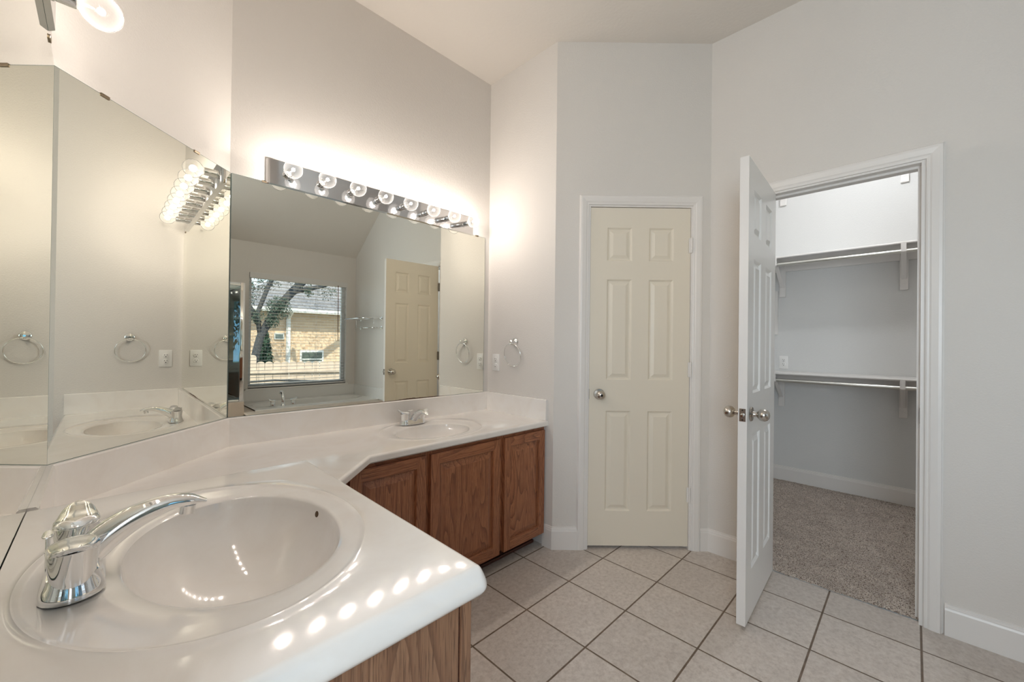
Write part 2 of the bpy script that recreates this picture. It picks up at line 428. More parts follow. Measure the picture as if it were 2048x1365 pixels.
# linen cupboard behind the narrow door
dv, nv = Vector((S2, -S2)), Vector((S2, S2)); PB = Vector((XB, YB))
def dp(u, o): q = PB+dv*u+nv*o; return (q.x, q.y)
for nm, a, b, oa, ob in (('wall_pantry_back', dp(.12, .55), dp(.90, .55), dp(.12, .60), dp(.90, .60)), ('wall_pantry_left', dp(.17, .10), dp(.17, .58), dp(.13, .10), dp(.13, .58)), ('wall_pantry_right', dp(.86, .10), dp(.86, .58), dp(.90, .10), dp(.90, .58))):
    wall(nm, a, b, oa, ob, 0, 3.1)
bm = bmesh.new(); box(bm, -1.15, -1.66, -.1, 2.585, 2.9, 0); struct(obj('floor', bm, M['tile']), 'beige ceramic tile floor with brown grout')
def carpet():
    bm = bmesh.new(); nx, ny = 300, 290; x0, x1, y0, y1 = 2.586, CX1, CY0, CY1
    g = []
    for i in range(nx+1):
        row = []
        for j in range(ny+1):
            x = x0+(x1-x0)*i/nx; y = y0+(y1-y0)*j/ny
            e = min(1, i/4.0)
            h = .004+.011*e+random.uniform(-.0022, .0022)+.0016*math.sin(9*x+4*y)*math.sin(7*y-3*x)
            row.append(bm.verts.new((x+(random.uniform(-.004, .003) if i == 0 else 0), y, h)))
        g.append(row)
    for i in range(nx):
        for j in range(ny): bm.faces.new((g[i][j], g[i+1][j], g[i+1][j+1], g[i][j+1]))
    o = obj('floor', bm, M['carpet'], smooth='all', merge=False); struct(o, 'speckled brown and grey closet carpet')
    bm = bmesh.new(); box(bm, 2.59, CY0-TH, -.1, CX1+TH, CY1+TH, 0); struct(obj('floor', bm, M['closet_wall']), 'slab under the closet carpet')
carpet()
SLY = -.67
bm = bmesh.new(); box(bm, -1.2, SLY, HC, 4.5, 2.9, HC+.12); box(bm, 2.66, -1.1, HC, 4.5, SLY, HC+.12)
struct(obj('ceiling', bm, M['ceil']), 'flat cream ceiling above the vanity')
bm = bmesh.new(); k = (HC-2.43)/(SLY-YG); ya = YG-.14; za = 2.43-k*.14
vs = [(-1.14, ya, za), (2.68, ya, za), (2.68, SLY, HC), (-1.14, SLY, HC), (-1.14, ya, za+.12), (2.68, ya, za+.12), (2.68, SLY, HC+.12), (-1.14, SLY, HC+.12)]
vv = [bm.verts.new(v) for v in vs]
for q in ((0,1,2,3), (4,5,6,7), (0,1,5,4), (1,2,6,5), (2,3,7,6), (3,0,4,7)): bm.faces.new([vv[i] for i in q])
struct(obj('ceiling', bm, M['ceil']), 'sloped ceiling above the bathtub')

# baseboards
BASE = [(0, 0), (.014, 0), (.014, .108), (.011, .116), (.011, .120), (.007, .124), (.006, .131), (0, .133)]
def baseboard(nm, path, z0=0, mat='trim'):
    bm = bmesh.new(); sweep(bm, path, [(a, b+z0) for a, b in BASE]); struct(obj('baseboard_'+nm, bm, M[mat]))
def pd(u, o=0): return (XB+S2*u-S2*o, YB-S2*u-S2*o)      # on the 45 degree wall, o = out into the room
baseboard('pantry_left', [(XB, YF+.03), (XB, YB), pd(.151)])
baseboard('pantry_right', [pd(.882), (XE, YE), (XE, .645)])
baseboard('right', [(XE, -.099), (XE, -.60)])
baseboard('closet', [(CX0+.02, CY1), (CX1, CY1), (CX1, CY0), (CX0+.02, CY0)], .010)
# casings
CAS = [(0, 0), (0, .008), (.006, .010), (.012, .010), (.018, .014), (.040, .017), (.050, .016), (.054, .010), (.057, .008), (.057, 0)]
def casing(nm, mapf, u0, u1, zt, zb=0):
    bm = bmesh.new(); path = [(u1, zb), (u1, zt), (u0, zt), (u0, zb)]
    sweep(bm, path, CAS, mapf); return struct(obj(nm, bm, M['trim']))
def mapD(u, z, b): x, y = pd(u, b); return (x, y, z)
def mapE(u, z, b): return (XE-b, -u, z)       # u = -y so that the outside is to the right of the path
casing('trim_1', mapD, D1U0-.012, D1U1+.012, 2.064)
casing('trim_2', mapE, -D2Y1-.008, -D2Y0+.012, 2.066)
# jambs and stops
def jamb(nm, f, u0, u1, zt, depth, stop):
    bm = bmesh.new()
    def bb(a0, b0, c0, a1, b1, c1):
        r = bmesh.new(); box(r, a0, b0, c0, a1, b1, c1)
        for v in r.verts: v.co = Vector(f(v.co.x, v.co.z, v.co.y))
        me = bpy.data.meshes.new('t'); r.to_mesh(me); r.free(); bm.from_mesh(me); bpy.data.meshes.remove(me)
    bb(u0-.010, -depth, 0, u0, .002, zt+.01); bb(u1, -depth, 0, u1+.010, .002, zt+.01); bb(u0, -depth, zt, u1, .002, zt+.01)
    s0, s1 = stop
    bb(u0, s0, 0, u0+.011, s1, zt); bb(u1-.011, s0, 0, u1, s1, zt); bb(u0+.011, s0, zt-.011, u1-.011, s1, zt)
    return struct(obj(nm, bm, M['trim']))
jamb('trim_3', mapD, D1U0-.002, D1U1+.002, 2.053, TH, (-.075, -.040))
jamb('trim_4', mapE, -D2Y1+.003, -D2Y0-.003, 2.055, TH, (-.075, -.040))
for v in ((CX0+.0, D2Y0-.06), (CX0, D2Y1+.01)):   # casing on the closet side
    bm = bx(v[0], v[1], 0.016, v[0]+.014, v[1]+.05, 2.06, bev=.003); struct(obj('trim_5' if v[1] < 0 else 'trim_6', bm, M['trim']))

# ------------------------------------------------------------------ doors
RINGS6 = [(0, 0), (.004, .003), (.010, .009), (.017, .009), (.036, .001), (.038, .001)]
def knob(parent, x, y, z, d, mat, key=False, name='door_knob'):
    bm = bmesh.new()
    lathe(bm, [(0, 0), (.031, 0), (.033, .003), (.030, .008), (.014, .010), (.0115, .014), (.0115, .026), (.017, .030), (.024, .037), (.0268, .047), (.0262, .056), (.022, .065), (.014, .071), (.006, .0735), (0, .074)], (x, y, z), d, 40)
    o = obj(name, bm, M[mat], parent, 'auto')
    if key:
        b2 = bmesh.new(); dd = Vector(d); c = Vector((x, y, z))+dd*.0735
        lathe(b2, [(0, 0), (.0075, 0), (.0075, .0015), (.006, .002), (0, .002)], c, d, 20); 
        obj('keyhole', b2, M['dark'], o, 'auto')
    return o
def leaf(Wd, H, T, mats):
    zp = [(.208, .808), (.994, 1.598), (1.708, 1.91)]; xp = [(.10, .25), (.352, .50)]
    P = [(a, b, c, d) for a, b in xp for c, d in zp]
    bm = bmesh.new(); relief(bm, Wd, H, P, 0, -1, RINGS6, 0); relief(bm, Wd, H, P, T, 1, RINGS6, 1); slab_edges(bm, Wd, H, T, 1)
    return bm, mats
def latch(parent, x, y, z):
    bm = bmesh.new(); box(bm, x-.0015, y-.0125, z-.028, x+.001, y+.0125, z+.028, .0008)
    o = obj('latch_plate', bm, M['steel'], parent)
    b2 = bmesh.new(); lathe(b2, [(0, .011), (.006, .010), (.0085, .004), (.0085, 0)], (x-.001, y, z), (-1, 0, 0), 20); obj('latch_bolt', b2, M['chrome'], o, 'auto')
    b3 = bmesh.new()
    for s in (-1, 1): lathe(b3, [(0, .0022), (.003, .002), (.003, 0)], (x-.0014, y, z+s*.021), (-1, 0, 0), 12)
    obj('screw', b3, M['dark'], o)
def hinge(parent, x, y, z, mat):
    bm = bmesh.new()
    for k in range(5): lathe(bm, [(0, 0), (.0062, 0), (.0065, .001), (.0065, .0165), (.0062, .0175), (0, .0175)], (x, y, z-.044+k*.0177), (0, 0, 1), 14)
    lathe(bm, [(0, 0), (.004, 0), (.0045, .004), (0, .006)], (x, y, z+.0445), (0, 0, 1), 12)
    box(bm, x-.014, y+.004, z-.044, x+.012, y+.0065, z+.044)
    return obj('hinge', bm, M[mat], parent, 'auto')
# closed narrow door (local x along the wall, -y into the room)
bm, mt = leaf(D1U1-D1U0, 2.03, .034, [M['cream'], M['cream']])
d1 = obj('door_1', bm, mt); struct(d1, 'closed narrow cream six panel door')
x, y = pd(D1U0, -.004); d1.location = (x, y, .020); d1.rotation_euler = (0, 0, -PI/4)
knob(d1, .060, 0, .907, (0, -1, 0), 'steel', True)
for z in (1.805, 1.06, .311): hinge(d1, D1U1-D1U0+.003, -.012, z, 'trim')
bm = bx(-.007, -.001, .877, .001, .004, .937); obj('strike_plate', bm, M['dark'], d1)
# open closet door: local x=0 free edge, x=W hinge; y=0 faces the camera (closet side, white), y=T the cream side
LW = .600
bm, mt = leaf(LW, 2.03, .035, [M['white'], M['cream']])
d2 = obj('door_2', bm, [M['white'], M['cream'], M['trim']]); struct(d2, 'open white six panel closet door')
for p in d2.data.polygons:
    if abs(p.normal.x) > .9 and p.area > .05: p.material_index = 2
ang = math.atan2(.533-.507, 2.548-1.950)
d2.location = (1.950, .507, .020); d2.rotation_euler = (0, 0, ang)
knob(d2, .062, 0, .907, (0, -1, 0), 'steel'); knob(d2, .062, .035, .907, (0, 1, 0), 'steel')
latch(d2, -.0005, .0175, .907)
for z in (1.805, 1.06, .311): hinge(d2, LW+.004, .038, z, 'steel')
bm = bx(XE+.012, D2Y0-.002, .888, XE+.040, D2Y0+.0045, .958, bev=.001); sp = struct(obj('trim_7', bm, M['steel']), 'nickel strike plate on the closet jamb')

# ------------------------------------------------------------------ mirrors
G = .006
def clip(parent, u, zt):
    bm = bmesh.new(); box(bm, u-.013, -.003, zt-.006, u+.013, .0, zt+.003, .0008); box(bm, u-.013, -.003, zt, u+.013, G, zt+.003)
    return obj('mirror_clip', bm, M['bronze'], parent)
def mirror(label, loc, rz, Wd, z0, z1, clips, worn=None):
    """local x along the wall, -y into the room"""
    t = thing('wall_mirror', label, 'mirror', (loc[0], loc[1], z0), rz, 'frameless vanity mirrors')
    bm = bmesh.new(); box(bm, 0, 0, 0, Wd, G-.0005, z1-z0, mi=1)
    bm.normal_update(); ff = [f for f in bm.faces if f.normal.y < -.9]
    for f in ff: f.material_index = 0
    rr_ = bmesh.ops.inset_region(bm, faces=ff, thickness=.0016)
    for f in rr_['faces']: f.material_index = 1  # dark front rim imitates a shadow gap around the glass
    obj('mirror_glass', bm, [M['mirror'], M['edge']], t)
    for u in clips: clip(t, u, z1-z0)
    if worn:
        bm = bmesh.new(); rnd = random.Random(3); u0, u1 = worn; n = 60; top = []
        for k_ in range(n+1):
            f = k_/n; top.append((u0+(u1-u0)*f, .0012+.0075*(math.sin(PI*f**1.6)**2)*(.6+.4*math.sin(9*f)**2)*rnd.uniform(.65, 1)))
        for a_, b_ in zip(top, top[1:]):
            bm.faces.new([bm.verts.new(v) for v in ((a_[0], -.0004, 0), (b_[0], -.0004, 0), (b_[0], -.0004, b_[1]), (a_[0], -.0004, a_[1]))])
        obj('worn_edge', bm, M['worn'], t)
    return t
mirror('wide frameless mirror under the light bar on the far wall, reflecting the window', (XM+.004, YA-G), 0, 1.856-XM-.004, ZM, ZT, [.130, 1.40], (.58, 1.16))
Lm = (XM-XC)/S2
mirror('angled frameless mirror between the two light bars, reflecting the towel ring', (XC+G*S2+.001, YM-G*S2+.001+.001), PI/4, Lm-.006, ZM, ZT, [.136, .492])
mirror('frameless mirror strip on the wall beside the near sink faucet', (XC+G, .47), PI/2, YM-.47-.006, ZM+.001, ZT, [1.026, .2])

# ------------------------------------------------------------------ light bars
def bulb(parent, x, y, z):
    bm = bmesh.new(); R = .040
    prof = [(.0128, -.050), (.0135, -.045), (.016, -.041)]
    a0 = math.asin(.42)
    for k in range(17):
        a = PI-a0-(PI-a0)*k/16; prof.append((R*math.sin(a), R*math.cos(a)))
    prof[-1] = (0, R)
    lathe(bm, prof, (x, y, z), (0, -1, 0), 36); b = obj('light_bulb', bm, M['bulb'], parent, 'all')
    b['label'] = 'clear globe bulb'
    bm = bmesh.new(); bmesh.ops.create_icosphere(bm, subdivisions=2, radius=.0080, matrix=Matrix.Translation((x, y, z)))
    obj('filament', bm, M['filament'], b, 'all')
    bm = bmesh.new(); tube(bm, [(x, y+.05, z), (x, y+.03, z), (x, y+.010, z)], [.006, .004, .002], 10); obj('bulb_stem', bm, M['bulb'], b, 'all')
    return b
def light_bar(label, loc, rz, L, n, off=.0945, up=0):
    """local x along wall, -y into the room, origin = left end at wall, bottom"""
    t = thing('vanity_light', label, 'light fixture', loc, rz, 'chrome globe bulb light bars')
    H, D = .112, .018
    bm = bmesh.new(); q_ = [(0, 0), (.003, -D*.45), (.016, -D), (L-.016, -D), (L-.003, -D*.45), (L, 0)]
    prism(bm, q_, 0, H)
    obj('backplate', bm, M['barchrome'], t, 'auto')
    e = (L-(n-1)*.1524)/2
    for k in range(n):
        x = e+k*.1524; z = H/2-.006+up
        bm = bmesh.new(); lathe(bm, [(0, 0), (.0195, 0), (.0195, .002), (.0175, .004), (.0175, off-.060), (.0165, off-.058), (.0, off-.058)], (x, -D, z), (0, -1, 0), 32)
        obj('socket', bm, M['chrome'], t, 'auto')
        bulb(t, x, -off, z)
        l = light('bulb_light', 'POINT', (0, 0, 0), BULB_W, BULB_C, radius=.0140); l.parent = t; l.location = (x, -off, z)
    return t
k = NT('polished_fixture_chrome', .09, 1, .5, (.62, .62, .63)); n_ = k.noise(k.coord(), 22, 5, .7)
rr = k.n('ShaderNodeMapRange'); k.l(n_, rr.inputs[0]); rr.inputs[3].default_value = .02; rr.inputs[4].default_value = .11; k.l(rr.outputs[0], k.b.inputs['Roughness']); M['barchrome'] = k.m
light_bar('chrome light bar with eight globe bulbs above the far mirror', (.512, YA, ZT-.003), 0, 1.238, 8, .110, .004)
light_bar('chrome light bar above the near mirror, one globe bulb showing at the top left', (XC, 1.470-.936, ZT+.002), PI/2, .936, 6)

# ------------------------------------------------------------------ countertops with moulded sinks
def bowl_top(bm, rect, z, co, ao, ci, ai, depth, droop, N=144):
    """star shaped top around an elliptical sink; rect=(x0,y0,x1,y1)"""
    x0, y0, x1, y1 = rect
    angs = [2*PI*k/N for k in range(N)]
    for cx_, cy_ in ((x0, y0), (x1, y0), (x1, y1), (x0, y1)):
        a = math.atan2((cy_-co[1])/ao[1], (cx_-co[0])/ao[0]) % (2*PI)
        i = min(range(len(angs)), key=lambda q: abs(angs[q]-a)); angs[i] = a
    rows = []
    def edge_pt(a):
        dx, dy = ao[0]*math.cos(a), ao[1]*math.sin(a); ts = []
        if dx > 1e-9: ts.append((x1-co[0])/dx)
        if dx < -1e-9: ts.append((x0-co[0])/dx)
        if dy > 1e-9: ts.append((y1-co[1])/dy)
        if dy < -1e-9: ts.append((y0-co[1])/dy)
        t = min(ts); return co[0]+dx*t, co[1]+dy*t
    spec = [('o', 1.012, 0.0), ('o', 1.0, .0012), ('o', .988, .0002), ('o', .972, -.0024), ('o', .955, -.003)]
    def dr(x, y):
        d = .06
        if 'x' in droop: d = min(d, x1-x)
        if 'y' in droop: d = min(d, y-y0)
        if 'Y' in droop: d = min(d, y1-y)
        return z-.38*(.06-max(d, 0))**2
    ring_funcs = []
    for t in (1.0, .97, .93, .88, .82, .75, .66, .55, .4, .2):
        def f_(a, t=t):
            e = edge_pt(a); q = (co[0]+ao[0]*1.012*math.cos(a), co[1]+ao[1]*1.012*math.sin(a))
            x, y = q[0]+(e[0]-q[0])*t, q[1]+(e[1]-q[1])*t; return (x, y, dr(x, y))
        ring_funcs.append(f_)
    for _, s, dz in spec: ring_funcs.append(lambda a, s=s, dz=dz: (co[0]+ao[0]*s*math.cos(a), co[1]+ao[1]*s*math.sin(a), dr(co[0]+ao[0]*s*math.cos(a), co[1]+ao[1]*s*math.sin(a))+dz))
    for t, dz in ((.35, -.0045), (.7, -.0065), (.93, -.009)):
        ring_funcs.append(lambda a, t=t, dz=dz: (co[0]*(1-t)+ci[0]*t+(ao[0]*.955*(1-t)+ai[0]*1.0*t)*math.cos(a), co[1]*(1-t)+ci[1]*t+(ao[1]*.955*(1-t)+ai[1]*t)*math.sin(a), z+dz))
    for s in (1.0, .985, .965, .93, .88, .8, .7, .58, .45, .32, .2, .11):
        dz = -.012-depth*(1-s**2.6)**.72
        ring_funcs.append(lambda a, s=s, dz=dz: (ci[0]+ai[0]*s*math.cos(a), ci[1]+ai[1]*s*math.sin(a), z+dz))
    for f in ring_funcs: rows.append([bm.verts.new(f(a)) for a in angs])
    for r0, r1 in zip(rows, rows[1:]):
        for k in range(len(angs)):
            j = (k+1) % len(angs); bm.faces.new((r0[k], r0[j], r1[j], r1[k]))
    return (ci[0], ci[1], z-.012-depth)
def edge_profile(r, T):
    p = []
    for k in range(7):
        a = PI/2*k/6; p.append((-r+r*math.sin(a), -r+r*math.cos(a)))
    p += [(0, -T+.006), (-.006, -T), (-.03, -T), (-r, -r-.002)]
    return p
def round_path(pts, r, n=5):
    out = [pts[0]]
    for i in range(1, len(pts)-1):
        a, b, c = map(Vector, (pts[i-1], pts[i], pts[i+1])); d0 = (a-b).normalized(); d1 = (c-b).normalized()
        ang = d0.angle(d1); t = r/math.tan(ang/2)
        p0, p1 = b+d0*t, b+d1*t; cen = b+(d0+d1).normalized()*(r/math.sin(ang/2))
        a0 = math.atan2(p0.y-cen.y, p0.x-cen.x); a1 = math.atan2(p1.y-cen.y, p1.x-cen.x); da = (a1-a0+PI) % (2*PI)-PI
        for k in range(n+1): out.append((cen.x+r*math.cos(a0+da*k/n), cen.y+r*math.sin(a0+da*k/n)))
    out.append(pts[-1]); return out
def drain(parent, c):
    bm = bmesh.new(); lathe(bm, [(0, .004), (.012, .004), (.0135, .002), (.015, .003), (.022, .004), (.024, .001), (.024, -.004)], c, (0, 0, 1), 32)
    return obj('drain', bm, M['chrome'], parent, 'auto')
ER = .012
near = thing('vanity_countertop', 'raised cream cultured marble countertop with the big near sink', 'countertop', (0, 0, 0), 0, 'moulded vanity tops')
bm = bmesh.new()
dcen = bowl_top(bm, (XC+G+.001, Y3+.018, X3-.018, Y2-.018), ZM, (.141, .846), (.2235, .288), (.173, .846), (.152, .216), .135, 'xyY')
pth = round_path([(XC+G+.001, Y3), (X3, Y3), (X3, Y2), (XC+G+.001, Y2)], .018)
# top strip between the flat field and the rounded nosing, then the nosing
inner = round_path([(XC+G+.001, Y3+ER), (X3-ER, Y3+ER), (X3-ER, Y2-ER), (XC+G+.001, Y2-ER)], .006)
sweep(bm, pth, [(a, ZM-.00137+b) for a, b in [(-.018, 0), (-.0155, -.0004), (-.0125, -.0022), (-.0098, -.0055), (-.0075, -.0098), (-.0052, -.0145), (-.003, -.0195), (-.0012, -.0245), (-.0002, -.0290), (-.0004, -.0330), (-.002, -.0365), (-.006, -.041), (-.03, -.041), (-.018, -.012)]], caps=True)
obj('countertop_slab', bm, M['marble'], near, 'auto')
drain(near, (dcen[0], dcen[1], dcen[2]-.002))
def bowl_pt(a, t, z=ZM, ci=(.173, .846), ai=(.152, .216), depth=.135):
    return Vector((ci[0]+ai[0]*t*math.cos(a), ci[1]+ai[1]*t*math.sin(a), z-.012-depth*(1-t**2.6)**.72))
ha, ht = math.radians(12), .985
hc = bowl_pt(ha, ht); hn = (bowl_pt(ha+.02, ht)-bowl_pt(ha-.02, ht)).cross(bowl_pt(ha, ht+.01)-bowl_pt(ha, ht-.01)).normalized()
if hn.z < 0: hn = -hn
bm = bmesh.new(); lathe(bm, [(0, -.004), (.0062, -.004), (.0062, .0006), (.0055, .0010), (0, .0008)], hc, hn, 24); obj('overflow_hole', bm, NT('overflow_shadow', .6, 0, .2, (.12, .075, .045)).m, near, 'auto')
bm = bmesh.new(); box(bm, XC+.008, Y2-.014, ZL+.0005, X3-.014, Y2-.001, ZM-.04, .001); obj('riser_panel', bm, M['marble'], near)

far = thing('vanity_countertop', 'low cream cultured marble countertop along the far mirror wall', 'countertop', (0, 0, 0), 0, 'moulded vanity tops')
bm = bmesh.new(); XS = .86
dcen2 = bowl_top(bm, (XS, YF+ER, XB-.0005, YA-.001), ZL, (1.252, 1.832), (.286, .228), (1.247, 1.822), (.212, .152), .12, 'y')
k1 = (.449, Y2+.001)
flat = [(XC+.001, Y2), (XC+.001, YM-.001), (XM, YA-.001), (XS, YA-.001), (XS, YF+ER), (.77-ER*.414, YF+ER), (.449-ER*1.414+.0, Y2)]
dy = .06
inn = [(XC+.001, Y2), (XC+.001, YM-.001), (XM, YA-.001), (XS, YA-.001), (XS, YF+ER+dy), (.77-(ER+dy)*.414, YF+ER+dy), (.77-(ER+dy)*.414-(YF+ER+dy-Y2), Y2)]
bm.faces.new([bm.verts.new((x, y, ZL)) for x, y in inn])
for q in range(6):
    d0, d1 = dy-dy*q/6, dy-dy*(q+1)/6; z0_, z1_ = ZL-.38*(dy-d0)**2, ZL-.38*(dy-d1)**2
    A_ = lambda d: [(XS, YF+ER+d), (.77-(ER+d)*.414, YF+ER+d), (.77-(ER+d)*.414-(YF+ER+d-Y2), Y2)]
    u_, v_ = A_(d0), A_(d1)
    for w_ in (0, 1): bm.faces.new([bm.verts.new((*u_[w_], z0_)), bm.verts.new((*u_[w_+1], z0_)), bm.verts.new((*v_[w_+1], z1_)), bm.verts.new((*v_[w_], z1_))])
path = [(.4495, Y2+.0005), (.77, YF), (XB-.0005, YF)]
sweep(bm, path, [(a, ZL-.00137+b) for a, b in edge_profile(ER, .035)])
obj('countertop_slab', bm, M['marble'], far, 'auto')
drain(far, (dcen2[0], dcen2[1], dcen2[2]-.002))
SP = [(0, 0), (.020, 0), (.020, ZM-ZL-.004), (.016, ZM-ZL), (0, ZM-ZL)]
def splash(path):
    bm = bmesh.new(); sweep(bm, path, [(a, ZL+b) for a, b in SP]); obj('backsplash', bm, M['marble'], far)
splash([(XC+.0005, Y2-.0), (XC+.0005, YM), (XM, YA-.0005), (XB-.001, YA-.0005)])
splash([(XB-.0005, YA-.021), (XB-.0005, YF+.004)])

# ------------------------------------------------------------------ vanity cabinets
RC = [(0, 0), (.003, .006), (.005, .009)]
def cab_door(parent, x, z, Wd, H, y):
    """local: x right, -y to the room"""
    st, rl, T = .047, .050, .019
    bm = bmesh.new(); P = [(st, Wd-st, rl, H-rl)]
    relief(bm, Wd, H, P, 0, -1, RC, 0, fill=False, rail=1); relief(bm, Wd, H, P, T, 1, [(0, 0)], 0, fill=False, rail=1); slab_edges(bm, Wd, H, T)
    bmesh.ops.translate(bm, verts=bm.verts, vec=(x, y-T, z))
    d = obj('cabinet_door', bm, [M['oak'], M['oakh']], parent)
    bm = bmesh.new(); w, h = Wd-2*st-.010, H-2*rl-.010
    relief(bm, w, h, [(0, w, 0, h)], 0, -1, [(0, .009), (.004, .009), (.031, .0005), (.0325, 0)], 0)
    for v in bm.verts: v.co.y += 0
    # local origin of the panel is offset so that every panel shows its own piece of grain
    pn = obj('raised_panel', bm, M['oak'], d)
    off = Vector((.10*len(parent.children)-.62, .10+.03*len(parent.children), -.12*len(parent.children)+.2))
    for v in pn.data.vertices: v.co -= off
    pn.location = Vector((x+st+.005, y-T+.0015, z+rl+.005))+off
    return d
YCF = YF+.030          # face frame plane of the low cabinet
cab = thing('vanity_cabinet', 'dark oak vanity cabinet with three raised panel doors below the far counter', 'cabinet', (0, 0, 0), 0, 'oak vanity cabinets')
def frame_box(bm, *a, **k): box(bm, *a, **k)
ZB, ZTOP = .090, ZL-.037
XL = .64
for x0, x1, w in ((XL, .705, 0), (1.035, 1.078, 0), (1.500, 1.552, 0), (1.872, XB-.002, 0)):
    pass
bm = bmesh.new()
for x0, x1 in ((XL, .71), (1.025, 1.085), (1.495, 1.56), (1.865, XB-.003)): box(bm, x0, YCF, ZB, x1, YCF+.019, ZTOP, .001)
for z0, z1 in ((ZB, .125), (.675, ZTOP)):
    for x0, x1 in ((.71, 1.025), (1.085, 1.495), (1.56, 1.865)): box(bm, x0, YCF+.0003, z0, x1, YCF+.019, z1, 0, 1)
obj('face_frame', bm, [M['oak'], M['oakh']], cab)
bm = bmesh.new(); box(bm, XL, YCF+.019, ZB, XB-.003, YA-.01, ZB+.016); box(bm, XB-.02, YCF+.019, ZB, XB-.003, YA-.01, .70); box(bm, XL, YA-.03, ZB, XB-.003, YA-.012, .60)
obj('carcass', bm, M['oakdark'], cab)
for (x0, x1) in ((.690, 1.042), (1.070, 1.512), (1.545, 1.880)): cab_door(cab, x0, .085, x1-x0, .706-.085, YCF-.001)
# 45 degree corner face
bm = bmesh.new(); a = Vector((XL, YCF)); b = Vector((.433, YCF-(XL-.433))); nn = Vector((-S2, S2))*.019
prism(bm, [tuple(a), tuple(b), tuple(b+nn), tuple(a+nn)], ZB, ZTOP); obj('corner_panel', bm, M['oak'], cab)
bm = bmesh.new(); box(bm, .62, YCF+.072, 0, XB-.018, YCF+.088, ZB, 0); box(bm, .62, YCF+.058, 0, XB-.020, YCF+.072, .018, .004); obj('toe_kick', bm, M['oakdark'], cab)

ncab = thing('vanity_cabinet', 'oak end of the raised near vanity cabinet, cut off by the picture edge', 'cabinet', (0, 0, 0), 0, 'oak vanity cabinets')
ZN = ZM-.043
XF = .401
bm = bmesh.new(); box(bm, XC+.003, Y3+.021, .09, XF-.024, Y3+.036, ZN, 0); pn = obj('end_panel', bm, M['oak2'], ncab)
bm = bmesh.new(); box(bm, XF-.0195, Y3+.020, .09, XF, Y3+.060, ZN, .0012); box(bm, XF-.019, Y2-.05, .09, XF, Y2-.016, ZN, .0012)
box(bm, XF-.019, Y3+.06, ZN-.045, XF-.0005, Y2-.05, ZN, 0, 1); box(bm, XF-.019, Y3+.06, .09, XF-.0005, Y2-.05, .13, 0, 1); obj('face_frame', bm, [M['oak2'], M['oakh']], ncab)
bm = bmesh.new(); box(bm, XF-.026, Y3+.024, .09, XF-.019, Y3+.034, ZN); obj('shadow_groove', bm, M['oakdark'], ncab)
bm = bmesh.new(); box(bm, XC+.003, Y3+.036, .09, XF-.02, Y2-.018, .106); box(bm, XC+.003, Y2-.03, .106, XF-.02, Y2-.018, ZN); obj('carcass', bm, M['oakdark'], ncab)
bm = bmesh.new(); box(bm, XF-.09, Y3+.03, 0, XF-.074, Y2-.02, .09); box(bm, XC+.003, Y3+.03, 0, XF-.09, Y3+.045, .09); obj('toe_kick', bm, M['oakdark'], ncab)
# two doors on the near cabinet, facing +x
def near_doors():
    for k_, (y0, y1) in enumerate(((Y3+.045, .850), (.858, Y2-.035))):
        Wd, H, T = y1-y0, .62, .018; bm = bmesh.new(); P = [(.047, Wd-.047, .05, H-.05)]
        relief(bm, Wd, H, P, 0, -1, RC+[(.012, .009), (.04, .001)], 0, rail=1); relief(bm, Wd, H, [], T, 1, [], 0); slab_edges(bm, Wd, H, T)
        for v in bm.verts: v.co = Vector((XF+.0185-v.co.y, y0+v.co.x, .115+v.co.z))
        obj('cabinet_door', bm, [M['oak'], M['oakh']], ncab)
near_doors()

# ------------------------------------------------------------------ faucets
def arc_pts(ctrl, n=24):
    """Catmull-Rom through (x,y,z,ra,rb)"""
    P = [Vector(c[:3]) for c in ctrl]; R = [Vector(c[3:]) for c in ctrl]
    P = [P[0]*2-P[1]]+P+[P[-1]*2-P[-2]]; R = [R[0]]+R+[R[-1]]
    out = []
    for i in range(1, len(P)-2):
        for s in range(n if i < len(P)-3 else n+1):
            t = s/n
            f = lambda a, b, c, d: .5*((2*b)+(-a+c)*t+(2*a-5*b+4*c-d)*t*t+(-a+3*b-3*c+d)*t**3)
            out.append((f(P[i-1], P[i], P[i+1], P[i+2]), f(R[i-1], R[i], R[i+1], R[i+2])))
    return out
def shaped(bm, ctrl, n=20, k=6, power=2.0, up=(0, 0, 1)):
    """loft of superellipse sections; ra = half width across, rb = half height"""
    pr = arc_pts(ctrl, k); rings = []
    for i, (p, r) in enumerate(pr):
        d = (pr[min(i+1, len(pr)-1)][0]-pr[max(i-1, 0)][0]).normalized()
        s = d.cross(Vector(up)).normalized(); u = s.cross(d)
        ring = []
        for q in range(n):
            a = 2*PI*q/n; c, sn = math.cos(a), math.sin(a)
            ring.append(bm.verts.new(p+s*r[0]*math.copysign(abs(c)**(2/power), c)+u*r[1]*math.copysign(abs(sn)**(2/power), sn)))
        rings.append(ring)
    for a, b in zip(rings, rings[1:]):
        for q in range(n): bm.faces.new((a[q], a[(q+1) % n], b[(q+1) % n], b[q]))
    bm.faces.new(rings[0]); bm.faces.new(rings[-1])
